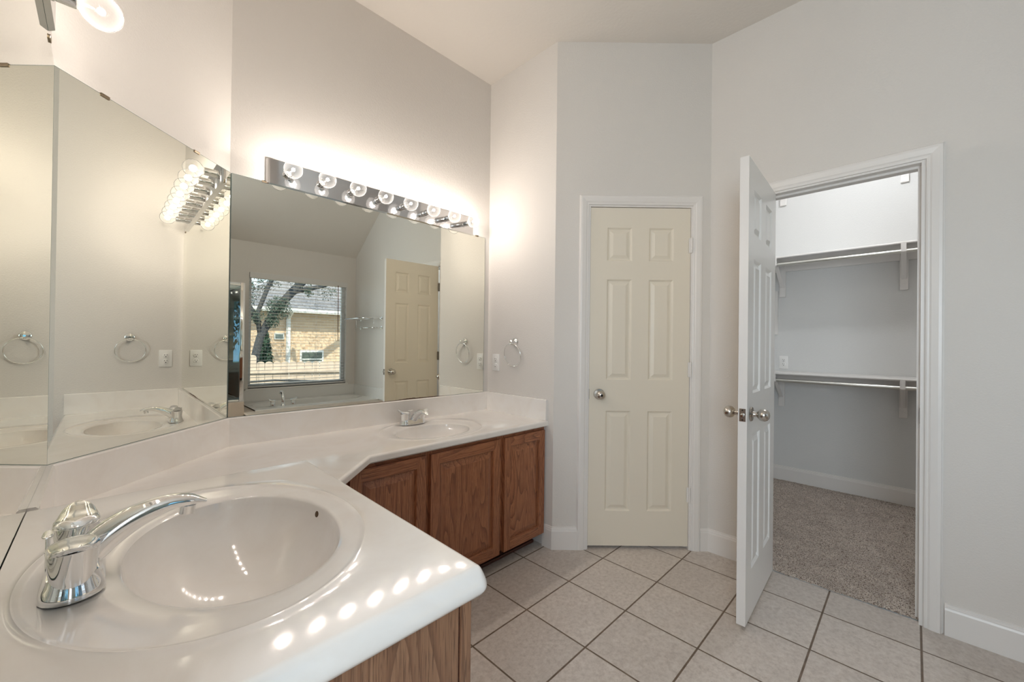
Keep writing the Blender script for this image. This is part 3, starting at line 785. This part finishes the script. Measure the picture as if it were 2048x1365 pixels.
def handle(parent, y, side, tilt=.0, zb=.0):
    """hub and outward pointing wing lever, side = +1/-1 along y"""
    bm = bmesh.new()
    lathe(bm, [(0, .012), (.0235, .012), (.0225, .022), (.0225, .030), (.0245, .050), (.0255, .0622), (.0250, .0628)], (0, y, zb), (0, 0, 1), 40)
    h = obj('handle_hub', bm, M['chrome'], parent, 'auto')
    bm = bmesh.new(); lathe(bm, [(.0250, .0622), (.0250, .0634)], (0, y, zb), (0, 0, 1), 40); obj('seam_ring', bm, M['dark'], h)
    bm = bmesh.new(); n = 24; rings = []; R = .0256; tip = .050
    S = [-.0256, -.0250, -.0235, -.020, -.014, -.006, .004, .013, .021, .028, .034, .039, .043, .0455, tip]
    for k_, s_ in enumerate(S):
        t_ = max(0, s_/tip)
        w = math.sqrt(max(1e-7, R*R-s_*s_)) if s_ < .010 else .0236*(1-((s_-.010)/(tip-.010))**2.1)**.62
        w = max(w, .0006)
        zt = .0655+.0105*math.sqrt(max(0, 1-((s_-.012)/.0378)**2)) if s_ < .012 else .076+.004*((s_-.012)/.034)+tilt*((s_-.012)/.034)
        zt_ = zt-(.0035*(t_**6))
        zb_ = .0632 if s_ < .0256 else .0632+(.0125+tilt)*((s_-.0256)/.0204)**.9
        if s_ < -.022: zt_ = .0632+(zt-.0632)*(s_+.0256)/.0036*.6
        zt_ = max(zt_, zb_+.0012)
        ring = [bm.verts.new((-w, y+side*s_, zb+zb_)), bm.verts.new((w, y+side*s_, zb+zb_))]
        for q in range(13):
            a_ = PI*q/12; ring.append(bm.verts.new((w*math.cos(a_)*1.0, y+side*s_, zb+zb_+.0006+(zt_-zb_-.0006)*math.sin(a_)**.75)))
        rings.append([ring[0]]+[ring[1]]+ring[2:])
    for a_, b_ in zip(rings, rings[1:]):
        for q in range(len(a_)): bm.faces.new((a_[q], a_[(q+1) % len(a_)], b_[(q+1) % len(a_)], b_[q]))
    bm.faces.new(rings[0]); bm.faces.new(rings[-1])
    obj('lever', bm, M['chrome'], h, 'auto', False)
    return h
def faucet(label, loc, rz, tilts):
    t = thing('sink_faucet', label, 'faucet', loc, rz, 'two handle chrome basin faucets')
    bm = bmesh.new(); n = 56; rings = []
    for s, z, g in ((1, 0, 0), (1, .004, 0), (.975, .008, 0), (.90, .014, .15), (.82, .021, .3), (.78, .027, .4), (.60, .0285, .4)):
        ring = []
        for q in range(n):
            h_ = n//2; up = 1 if q < h_ else -1; a = PI*(q % h_)/(h_-1)+(0 if up > 0 else PI)
            R_ = .0315*s
            ring.append(bm.verts.new((R_*math.cos(a), up*.047+R_*math.sin(a), z)))
        rings.append(ring)
    for a, b in zip(rings, rings[1:]):
        for q in range(n): bm.faces.new((a[q], a[(q+1) % n], b[(q+1) % n], b[q]))
    bm.faces.new(rings[0]); bm.faces.new(rings[-1]); obj('base_plate', bm, M['chrome'], t, 'auto')
    handle(t, -.051, -1, tilts[0]); handle(t, .051, 1, tilts[1])
    bm = bmesh.new()
    shaped(bm, [(-.010, 0, .006, .022, .014), (.008, 0, .026, .022, .020), (.032, 0, .051, .0205, .0205), (.064, 0, .070, .019, .0175), (.100, 0, .0805, .0175, .0125), (.130, 0, .0785, .0150, .0085), (.150, 0, .0715, .0065, .003)], 28, 7, 2.2)
    sp = obj('spout', bm, M['chrome'], t, 'auto')
    bm = bmesh.new(); lathe(bm, [(0, 0), (.0095, 0), (.0105, .002), (.0105, .012), (.0115, .014), (0, .016)], (.124, 0, .057), (.12, 0, 1), 28); obj('aerator', bm, M['chrome'], sp, 'auto')
    bm = bmesh.new(); tube(bm, [(-.026, 0, .02), (-.026, 0, .066)], .0024, 10)
    shaped(bm, [(-.026, -.016, .071, .001, .001), (-.026, -.010, .0705, .0045, .0028), (-.026, 0, .069, .006, .0040), (-.026, .010, .0705, .0045, .0028), (-.026, .016, .071, .001, .001)], 14, 4)
    obj('lift_rod', bm, M['chrome'], t, 'auto')
    return t
faucet('large chrome faucet at the near sink in the foreground', (-.026, .846, ZM-.0024), 0, (.0, .004))
faucet('small chrome faucet with raised wing handles at the far sink', (1.247, 2.030, ZL-.0024), -PI/2, (.012, .0))

# ------------------------------------------------------------------ wall fittings
def towel_ring():
    t = thing('towel_ring', 'chrome towel ring hanging on the wall beside the far mirror', 'towel ring', (XB, 1.855, 1.235))
    bm = bmesh.new(); lathe(bm, [(0, 0), (.026, 0), (.0265, .002), (.024, .006), (.018, .008), (.016, .011), (.010, .014), (.0085, .022), (.0085, .036), (.011, .038), (.011, .044), (.006, .048), (0, .048)], (0, 0, 0), (-1, 0, 0), 36)
    lathe(bm, [(0, 0), (.007, 0), (.008, .006), (.008, .014), (.005, .018), (0, .018)], (-.034, 0, -.017), (0, 0, 1), 20)
    obj('mounting_post', bm, M['chrome'], t, 'auto')
    R = .074; c = Vector((-.034, .004, -.012-R))
    bm = bmesh.new(); tube(bm, [(c.x+.010*(1-math.cos(2*PI*k/64)), c.y+R*math.sin(2*PI*k/64), c.z+R*math.cos(2*PI*k/64)) for k in range(64)], .0030, 10, closed=True)
    obj('ring', bm, M['chrome'], t, 'all')
towel_ring()
def outlet(label, loc, rz):
    t = thing('wall_outlet', label, 'outlet', loc, rz, 'white duplex outlets')
    bm = bmesh.new(); box(bm, -.035, -.006, -.0575, .035, 0, .0575, .003); obj('cover_plate', bm, M['plastic'], t, 'auto')
    for s in (-1, 1):
        bm = bmesh.new(); lathe(bm, [(0, .0065), (.0165, .0065), (.0165, .009), (.0155, .0095), (0, .0095)], (0, 0, s*.0195), (0, -1, 0), 24); r = obj('receptacle', bm, M['plastic'], t, 'auto')
        bm = bmesh.new()
        box(bm, -.0075, -.0100, s*.0195+.001, -.0052, -.0090, s*.0195+.009); box(bm, .0052, -.0100, s*.0195+.001, .0075, -.0090, s*.0195+.008); box(bm, -.0025, -.0100, s*.0195-.010, .0025, -.0090, s*.0195-.005, 0)
        obj('slot', bm, M['dark'], r)
    return t
outlet('white duplex outlet between the towel ring and the far mirror', (XB, 2.036, 1.093), -PI/2)
outlet('white duplex outlet above the lower closet shelf', (CX1, .839, 1.083), -PI/2)

# closet shelves
def shelf(z, label, cl=True, fd=.32, yl=CY1, with_bracket=(.055, .85)):
    t = thing('closet_shelf', label, 'shelf', (CX1, 0, z), 0, 'white closet shelves')
    bm = bmesh.new(); box(bm, -fd, CY0+.002, -.019, -.001, yl-.002, 0, .0085, seg=3); obj('shelf_board', bm, M['trim'], t, 'auto')
    bm = bmesh.new(); box(bm, -.020, CY0+.003, -.090, -.001, yl-.003, -.0195, .002); obj('cleat', bm, M['trim'], t)
    for y in with_bracket:
        bm = bmesh.new(); box(bm, -.022, y-.024, -.32, -.001, y+.024, -.020, .002); w = obj('backing_block', bm, M['trim'], t)
        bm = bmesh.new(); hw = .0145
        box(bm, -.026, y-hw, -.275, -.0225, y+hw, -.0205); box(bm, -fd+.006, y-hw, -.0235, -.0225, y+hw, -.0200)
        # diagonal strut and rod hook
        a, b = Vector((-.028, 0, -.235)), Vector((-fd+.03, 0, -.045)); d = (b-a).normalized(); nrm = Vector((d.z, 0, -d.x))*.002
        q = [a-nrm, b-nrm, b+nrm, a+nrm]; lo = [bm.verts.new((v.x, y-hw, v.z)) for v in q]; hi = [bm.verts.new((v.x, y+hw, v.z)) for v in q]
        bm.faces.new(lo); bm.faces.new(hi[::-1])
        for k_ in range(4): bm.faces.new((lo[k_], lo[(k_+1) % 4], hi[(k_+1) % 4], hi[k_]))
        box(bm, -fd-.002, y-hw, -.075, -fd+.002, y+hw, -.006)
        pts = [(-fd+.0, 0, -.02)]+[(-fd+.018+.0175*math.cos(t_), 0, -.066+.0175*math.sin(t_)) for t_ in [PI+PI*k_/8 for k_ in range(9)]]
        for u, v in zip(pts[1:], pts[2:]):
            va = [bm.verts.new((u[0], y-hw, u[2])), bm.verts.new((u[0], y+hw, u[2])), bm.verts.new((v[0], y+hw, v[2])), bm.verts.new((v[0], y-hw, v[2]))]
            vb = [bm.verts.new((p_.co.x, p_.co.y, p_.co.z-.002)) for p_ in va]
            bm.faces.new(va); bm.faces.new(vb[::-1])
            for k_ in range(4): bm.faces.new((va[k_], va[(k_+1) % 4], vb[(k_+1) % 4], vb[k_]))
        obj('bracket', bm, M['trim'], t)
    return t
def crod(z, label):
    bm = bmesh.new(); tube(bm, [(CX1-.302, CY0+.003, z-.068), (CX1-.302, CY1-.003, z-.068)], .0145, 20)
    tag(obj('closet_rod', bm, M['rod'], smooth='auto'), label, 'closet rod', 'closet rods')
shelf(1.995, 'white closet shelf at head height with a rod under it'); crod(1.995, 'metal rod hooked under the upper closet shelf')
shelf(1.005, 'white closet shelf at waist height below the outlet'); crod(1.005, 'metal rod hooked under the lower closet shelf')
shelf(2.830, 'highest closet shelf, only its bracket ends showing below the door head')
bm = bmesh.new(); box(bm, CX1-.018, .885, 1.335, CX1-.0005, .948, 1.735, .003)
wp = tag(obj('wall_board', bm, M['trim']), 'narrow white board with two dark screws at the left of the closet back wall', 'board')
for z in (1.37, 1.69):
    b2 = bmesh.new(); lathe(b2, [(0, .001), (.005, .001), (.005, 0)], (CX1-.018, .915, z), (-1, 0, 0), 12); obj('screw', b2, M['dark'], wp)
# closet ceiling lamp
cl = thing('ceiling_lamp', 'round white ceiling lamp inside the closet', 'ceiling lamp', (3.50, .25, HC))
bm = bmesh.new(); lathe(bm, [(0, 0), (.14, 0), (.14, -.012), (.125, -.018)], (0, 0, 0), (0, 0, 1), 32); obj('lamp_base', bm, M['trim'], cl, 'auto')
bm = bmesh.new(); lathe(bm, [(.12, -.018), (.115, -.05), (.08, -.075), (.03, -.085), (0, -.086)], (0, 0, 0), (0, 0, 1), 32); obj('lamp_shade', bm, emis('lamp_shade_glow', CLOSET_C, 4), cl, 'all')
l = light('closet_light', 'POINT', (0, 0, 0), CLOSET_W, CLOSET_C, radius=.06); l.parent = cl; l.location = (0, 0, -.16)

# ------------------------------------------------------------------ tub side of the room (seen in the far mirror)
TX0, TY1, TZ = 1.045, -.60, .46
tub = thing('bathtub', 'white oval bathtub set in a beige tiled deck under the window', 'bathtub', (0, 0, 0))
bm = bmesh.new()
tc = (1.84, -1.20); bowl_top(bm, (TX0+.10, YG+.02, XE-.003, TY1-.16), TZ+.012, tc, (.68, .30), tc, (.62, .25), .36, '', 96)
for p in ([(TX0+.10, TY1-.16), (XE-.003, TY1-.16)], ):
    sweep(bm, p, [(0, TZ+.012), (.006, TZ+.008), (.006, TZ-.01), (0, TZ-.01)])
obj('tub_basin', bm, M['tubwhite'], tub, 'auto')
bm = bmesh.new(); box(bm, TX0, TY1-.165, TZ-.02, XE-.002, TY1, TZ, .003); box(bm, TX0, YG+.015, TZ-.02, TX0+.105, TY1-.16, TZ, .003); obj('tub_deck', bm, M['decktile'], tub)
bm = bmesh.new(); box(bm, TX0, TY1-.04, 0, XE-.002, TY1-.01, TZ-.02); obj('tub_apron', bm, M['decktile'], tub)
bm = bmesh.new(); box(bm, TX0+.05, YG+.0005, TZ+.010, XE-.002, YG+.012, TZ+.15, .002); box(bm, XE-.012, YG+.012, TZ+.010, XE-.0005, TY1, TZ+.15, .002); obj('tile_splash', bm, M['tubwhite'], tub)
tf = thing('tub_faucet', 'tall chrome tub faucet with two wing handles on the deck', 'faucet', (1.46, -.925, TZ+.0125), -PI/2)
bm = bmesh.new(); lathe(bm, [(0, 0), (.024, 0), (.022, .008), (.018, .02)], (0, 0, 0), (0, 0, 1), 28)
shaped(bm, [(0, 0, .005, .017, .017), (0, 0, .06, .017, .017), (.012, 0, .115, .017, .016), (.048, 0, .150, .018, .014), (.085, 0, .150, .017, .011), (.108, 0, .130, .012, .008)], 24, 6)
obj('spout', bm, M['chrome'], tf, 'auto')
handle(tf, -.105, -1, .012, 0); handle(tf, .105, 1, .012, 0)

# window
wn = struct(obj('window_1', (lambda b: (box(b, WX0, YG-.115, WZ0, WX0+.04, YG-.075, WZ1), box(b, WX1-.04, YG-.115, WZ0, WX1, YG-.075, WZ1), box(b, WX0+.04, YG-.115, WZ0, WX1-.04, YG-.075, WZ0+.05), box(b, WX0+.04, YG-.115, WZ1-.04, WX1-.04, YG-.075, WZ1), b)[-1])(bmesh.new()), M['vinyl']), 'vinyl framed window over the tub')
bm = bx(WX0+.04, YG-.100, WZ0+.05, WX1-.04, YG-.096, WZ1-.04); obj('window_pane', bm, M['pane'], wn)
bm = bx(WX0-.03, YG-.07, WZ0-.022, WX1+.03, YG+.016, WZ0, bev=.004); struct(obj('trim_8', bm, M['trim']), 'white window sill')
bl = thing('window_blind', 'white slatted blind lowered over the tub window with slats open', 'window blind', (0, 0, 0))
bm = bx(WX0+.004, YG-.004, WZ1-.062, WX1+.012, YG+.006, WZ1+.006, bev=.002); obj('valance', bm, M['slat'], bl)
bm = bx(WX0+.006, YG-.055, WZ1-.045, WX1-.004, YG-.008, WZ1-.004); obj('headrail', bm, M['slat'], bl)
bm = bmesh.new(); zz = WZ0+.045
while zz < WZ1-.06:
    box(bm, WX0+.008, YG-.058, zz, WX1-.008, YG-.010, zz+.0028); zz += .0425
obj('slats', bm, M['slat'], bl)
bm = bx(WX0+.006, YG-.056, WZ0+.008, WX1-.006, YG-.010, WZ0+.024, bev=.003); obj('bottom_rail', bm, M['slat'], bl)
for x in (WX0+.12, (WX0*2+WX1)/3+.04, (WX0+2*WX1)/3, WX1-.14):
    bm = bmesh.new()
    for y in (YG-.059, YG-.009): tube(bm, [(x, y, WZ0+.02), (x, y, WZ1-.04)], .0012, 6)
    obj('ladder_cord', bm, M['slat'], bl)
bm = bmesh.new(); tube(bm, [(WX1-.125, YG+.012, WZ1-.05), (WX1-.120, YG+.014, 1.23)], .005, 8); obj('tilt_wand', bm, M['wand'], bl, 'all')

# added window; its blue pane stands for the blue reflections in the shower
M['blueglass'] = thin_glass('blue_obscure_glass', (.58, .79, .90), .12, .05)
w3 = struct(obj('added_window_3', (lambda b: (box(b, .42, YG-.08, .92, .45, YG-.04, 1.72), box(b, .95, YG-.08, .92, .98, YG-.04, 1.72), box(b, .45, YG-.08, .92, .95, YG-.04, .95), box(b, .45, YG-.08, 1.69, .95, YG-.04, 1.72), b)[-1])(bmesh.new()), M['vinyl']), 'added small blue glazed window in the shower')
bm = bx(.45, YG-.063, .95, .95, YG-.058, 1.69); obj('window_pane', bm, M['blueglass'], w3)

# shower stall corner
sh = thing('shower_enclosure', 'chrome framed glass shower enclosure left of the tub window', 'shower', (0, 0, 0))
SX, SY, SZ = TX0, -.80, 1.83
bm = bmesh.new(); box(bm, SX-.06, YG+.001, 0, SX-.003, SY, .575, .004); box(bm, .0, SY-.03, 0, SX-.0, SY+.03, .575, .004); obj('knee_wall', bm, M['decktile'], sh)
bm = bmesh.new(); box(bm, SX-.045, SY-.012, .576, SX-.005, SY+.020, SZ, .004); obj('corner_post', bm, M['chrome'], sh, 'auto')
bm = bmesh.new(); box(bm, 0, SY-.010, SZ-.035, SX-.045, SY+.015, SZ, .003); box(bm, SX-.035, YG+.001, SZ-.035, SX-.01, SY-.012, SZ, .003); box(bm, 0, SY-.01, .577, SX-.045, SY+.015, .60, .003); box(bm, SX-.035, YG+.001, .577, SX-.01, SY-.012, .60, .003)
box(bm, SX-.035, YG+.001, .6, SX-.01, YG+.025, SZ-.035, .003); obj('rail', bm, M['chrome'], sh, 'auto')
bm = bmesh.new(); box(bm, .02, SY-.001, .60, SX-.045, SY+.005, SZ-.035); obj('front_glass', bm, M['shower'], sh)
bm = bmesh.new(); box(bm, SX-.025, YG+.025, .60, SX-.019, SY-.012, SZ-.035); obj('side_glass', bm, M['shower'], sh)
wall('wall_shower', (-.05, YG), (-.05, SY), (-.13, YG), (-.13, SY), 0, 2.30, (), 'showertile', 'tiled shower side wall')

# towel rack on the right wall
tr = thing('towel_rack', 'chrome hotel towel rack on the wall between tub window and open door', 'towel rack', (XE, 0, 1.53))
bm = bmesh.new(); RW = .22; Ya_, Yb_ = -.71, -1.33
for y in (Ya_, Yb_): tube(bm, [(-.003, y, 0), (-RW, y, 0)], .0055, 10)
for x in (-.07, -.145, -RW): tube(bm, [(x, Ya_, .0), (x, Yb_, .0)], .0055 if x > -.2 else .009, 10)
obj('shelf_frame', bm, M['chrome'], tr, 'all')
bm = bmesh.new(); tube(bm, [(-.075, Ya_-.08, 0), (-.075, Ya_-.08, -.12)], .004, 8); tube(bm, [(-.075, Yb_+.02, 0), (-.075, Yb_+.02, -.12)], .004, 8); tube(bm, [(-.075, Ya_-.05, -.12), (-.075, Yb_-.0, -.12)], .006, 10)
for y in (Ya_, Yb_): tube(bm, [(-.003, y, -.12), (-.075, y, -.12)], .005, 8)
obj('towel_bar', bm, M['chrome'], tr, 'all')
for y in (Ya_, Yb_):
    for z in (0, -.12):
        bm = bmesh.new(); lathe(bm, [(0, 0), (.024, 0), (.022, .006), (.009, .010), (.009, .016), (0, .017)], (-.0005, y, z), (-1, 0, 0), 24); obj('rosette', bm, M['chrome'], tr, 'auto')

# added window behind the camera, unseen, holding a cool area light as fill
w2 = struct(obj('added_window_2', (lambda b: (box(b, -1.10, -1.07, .95, -1.02, -1.03, 2.1), box(b, -1.10, -.21, .95, -1.02, -.17, 2.1), box(b, -1.10, -1.03, .95, -1.02, -.21, .99), box(b, -1.10, -1.03, 2.06, -1.02, -.21, 2.1), b)[-1])(bmesh.new()), M['vinyl']), 'added side window behind the camera for the fill light')
bm = bx(-1.066, -1.03, .99, -1.062, -.21, 2.06); obj('window_pane', bm, M['pane'], w2)
l = light('side_fill_light', 'AREA', (-1.13, -.62, 1.53), FILL_W, FILL_C, size=.80, size_y=1.05); aim(l, (1, 0, 0))
# light of the tub window
# ------------------------------------------------------------------ outside
bm = bx(-14, -30, -.42, 22, -1.75, -.32); struct(obj('ground', bm, M['grass']), 'dry lawn outside the window')
hs = thing('neighbour_house', 'tan brick neighbouring house with grey roof beyond the fence', 'house', (0, 0, 0))
HY = -8.0; HX0 = 2.55
bm = bmesh.new(); box(bm, HX0, HY-6, -.32, 13, HY, 2.14); obj('brick_wall', bm, M['brick'], hs)
bm = bmesh.new(); e = .35
rv = [(HX0-e, HY+e, 2.10), (13.4, HY+e, 2.10), (13.4, HY-3, 4.3), (HX0+3.0, HY-3, 4.3), (HX0-e, HY-6, 2.10), (13.4, HY-6, 2.1)]
r_ = [bm.verts.new(v) for v in rv]; bm.faces.new((r_[0], r_[1], r_[2], r_[3])); bm.faces.new((r_[0], r_[3], r_[4])); bm.faces.new((r_[3], r_[2], r_[5], r_[4]))
lo = [bm.verts.new((v[0], v[1], v[2]-.06)) for v in (rv[0], rv[1], rv[5], rv[4])]; bm.faces.new(lo); bm.faces.new((r_[0], r_[1], lo[1], lo[0])); bm.faces.new((r_[0], r_[4], lo[3], lo[0]))
obj('roof', bm, M['shingle'], hs)
bm = bx(HX0-e, HY+e, 1.98, 13.4, HY+e+.10, 2.10, bev=.01); obj('gutter', bm, M['extwhite'], hs)
bm = bmesh.new(); box(bm, 3.50, HY+.005, -.3, 3.60, HY+.09, 1.85, .01); tube(bm, [(3.55, HY+.05, 1.83), (3.55, HY+e+.02, 2.0)], .045, 8); obj('downspout', bm, M['extwhite'], hs)
bm = bmesh.new(); box(bm, 3.86, HY+.004, .0, 4.50, HY+.05, .95, .01); hw_ = obj('window_frame', bm, M['extwhite'], hs)
bm = bmesh.new(); box(bm, 3.91, HY+.045, .05, 4.45, HY+.058, .90); obj('window_glass', bm, M['glassdark'], hw_)
bm = bmesh.new()
for k_ in range(8): box(bm, 3.91, HY+.058, .08+k_*.085, 4.45, HY+.066, .125+k_*.085)
obj('window_blind', bm, M['extwhite'], hw_)
bm = bmesh.new(); box(bm, 3.21, HY+.004, 1.25, 3.45, HY+.05, 1.42, .006); v_ = obj('vent_frame', bm, M['extwhite'], hs)
bm = bx(3.235, HY+.045, 1.275, 3.425, HY+.056, 1.395); obj('vent_grille', bm, M['glassdark'], v_)

fn = thing('picket_fence', 'weathered wooden picket fence with rounded tops behind the window', 'fence', (0, 0, 0))
def fence():
    a, b = Vector((.4, -5.6)), Vector((6.2, -3.55)); d = (b-a); L = d.length; d /= L; n = Vector((-d.y, d.x)); w = .135
    bm = bmesh.new(); k = 0
    while (k+1)*(w+.006) < L:
        u0 = k*(w+.006); top = .80 if u0 > 1.75 else .93
        pts = [(u0, -.32), (u0+w, -.32), (u0+w, top-.045)]+[(u0+w/2+w/2*math.cos(t), top-.045+.045*math.sin(t)) for t in [PI*q/6 for q in range(1, 6)]]+[(u0, top-.045)]
        for s, o in ((1, 0), (-1, .018)):
            vs = [bm.verts.new((a.x+d.x*u+n.x*o, a.y+d.y*u+n.y*o, z)) for u, z in pts]
            bm.faces.new(vs if s > 0 else vs[::-1])
            if s > 0: f0 = vs
            else:
                for q in range(len(vs)): bm.faces.new((f0[q], f0[(q+1) % len(vs)], vs[(q+1) % len(vs)], vs[q]))
        k += 1
    obj('picket_panel', bm, M['fence'], fn)
    for z in (.60, .10):
        bm = bmesh.new(); p0 = a+n*.02; p1 = b+n*.02
        q = [(p0.x, p0.y), (p1.x, p1.y), (p1.x+n.x*.04, p1.y+n.y*.04), (p0.x+n.x*.04, p0.y+n.y*.04)]
        prism(bm, q, z-.03, z+.03); obj('fence_rail', bm, M['fence'], fn)
fence()
pl = tag(obj('garden_pipe', (lambda b: (tube(b, [(1.1, -4.6, .42), (2.3, -4.45, .46), (4.4, -3.6, .36)], .02, 8), b)[-1])(bmesh.new()), M['bark'], smooth='all'), 'thin dark pipe running along the wooden fence', 'pipe')

def leaves(bm, c, r, n, size, seed, squash=1.0):
    rnd = random.Random(seed)
    for _ in range(n):
        v = Vector((rnd.gauss(0, 1), rnd.gauss(0, 1), rnd.gauss(0, 1))).normalized()*r*rnd.random()**.45
        p = Vector(c)+Vector((v.x, v.y, v.z*squash)); u = Vector((rnd.gauss(0, 1), rnd.gauss(0, 1), rnd.gauss(0, 1))).normalized()
        w, h = frame_from(u); s = size*rnd.uniform(.6, 1.3)
        q = [p-h*s, p+w*s*.42, p+h*s, p-w*s*.42]; bm.faces.new([bm.verts.new(x) for x in q])
tr_ = thing('oak_tree', 'leaning live oak tree with dark trunk seen through the window', 'tree', (2.15, -6.0, -.32))
def tree():
    o = Vector((2.15, -6.0, -.32))
    P = lambda x, y, z: Vector((x, y, z))-o
    bm = bmesh.new()
    tube(bm, [P(2.15, -6, -.32), P(2.25, -6, .5), P(2.42, -6, 1.3), P(2.70, -6, 1.9), P(3.05, -6, 2.35), P(3.6, -6, 3.0), P(4.3, -5.8, 3.8)], [.10, .085, .08, .085, .09, .08, .06], 12)
    tube(bm, [P(2.42, -6, 1.3), P(2.35, -6, 1.8), P(2.55, -6.0, 2.4), P(2.9, -6, 3.2)], [.05, .045, .045, .035], 10)
    tube(bm, [P(2.38, -6, 1.6), P(2.2, -6, 1.95), P(2.0, -6, 2.4), P(1.6, -6, 3.1)], [.07, .06, .05, .03], 8)
    tube(bm, [P(3.05, -6, 2.35), P(3.7, -5.9, 2.55), P(4.6, -5.7, 3.0)], [.06, .045, .03], 8)
    tube(bm, [P(2.9, -6, 3.2), P(2.6, -5, 3.6), P(2.4, -3.4, 3.3), P(1.3, -3.4, 3.3)], [.05, .05, .035, .02], 8); tube(bm, [P(2.4, -3.4, 3.3), P(3.0, -3.3, 3.2)], [.03, .015], 8)
    obj('trunk', bm, M['bark'], tr_, 'all')
    bm = bmesh.new()
    for i, (x, y, z, r, n) in enumerate(((2.75, -5.9, 1.95, .28, 420), (2.62, -5.9, 1.65, .16, 160), (2.5, -6.2, 2.75, .45, 420), (3.25, -6, 2.75, .35, 220), (1.9, -6.3, 2.6, .55, 420), (3.35, -5.8, 2.35, .12, 50), (2.2, -6.5, 3.5, 1.0, 900), (3.6, -6.2, 3.9, 1.2, 1300), (5.0, -5.9, 3.9, 1.1, 1000), (6.0, -5.5, 3.4, .8, 500), (2.0, -3.4, 3.05, .38, 60), (2.9, -3.3, 3.1, .45, 70), (1.3, -3.5, 3.2, .5, 90), (2.1, -6.2, 2.25, .35, 260), (2.3, -5.8, 1.75, .18, 60), (3.9, -6.1, 2.45, .25, 70))):
        leaves(bm, P(x, y, z), r, int(n*3.6), .023, i)
    obj('foliage', bm, M['leaf'], tr_, merge=False)['kind'] = 'stuff'
tree()
bs = thing('garden_bush', 'dark green conical bush left of the trunk behind the fence', 'bush', (2.75, -7.0, -.32))
bm = bmesh.new()
for k_ in range(12): leaves(bm, (0, 0, .25+.13*k_), .34*(1-k_/15), 260, .045, 50+k_)
obj('foliage', bm, M['bushleaf'], bs, merge=False)['kind'] = 'stuff'
bm = bmesh.new(); tube(bm, [(0, 0, 0), (0, 0, 1.4)], [.04, .01], 8); obj('stem', bm, M['bark'], bs)
# far trees behind the neighbour on the left
for i, (x, y, s) in enumerate(((-2.0, -14, 2.4), (.3, -22, 2.9))):
    t = thing('background_tree', ['pale distant tree at the far left behind the picket fence', 'distant tree rising left of the neighbouring roof'][i], 'tree', (x, y, -.32))
    bm = bmesh.new(); tube(bm, [(0, 0, 0), (.1, 0, 2), (0, 0, 4)], [.2, .16, .06], 8); obj('trunk', bm, M['bark'], t, 'all')
    bm = bmesh.new(); leaves(bm, (0, 0, 3.0), s, 3200, .11, 90+i, .8); obj('foliage', bm, M['leaf'], t, merge=False)['kind'] = 'stuff'
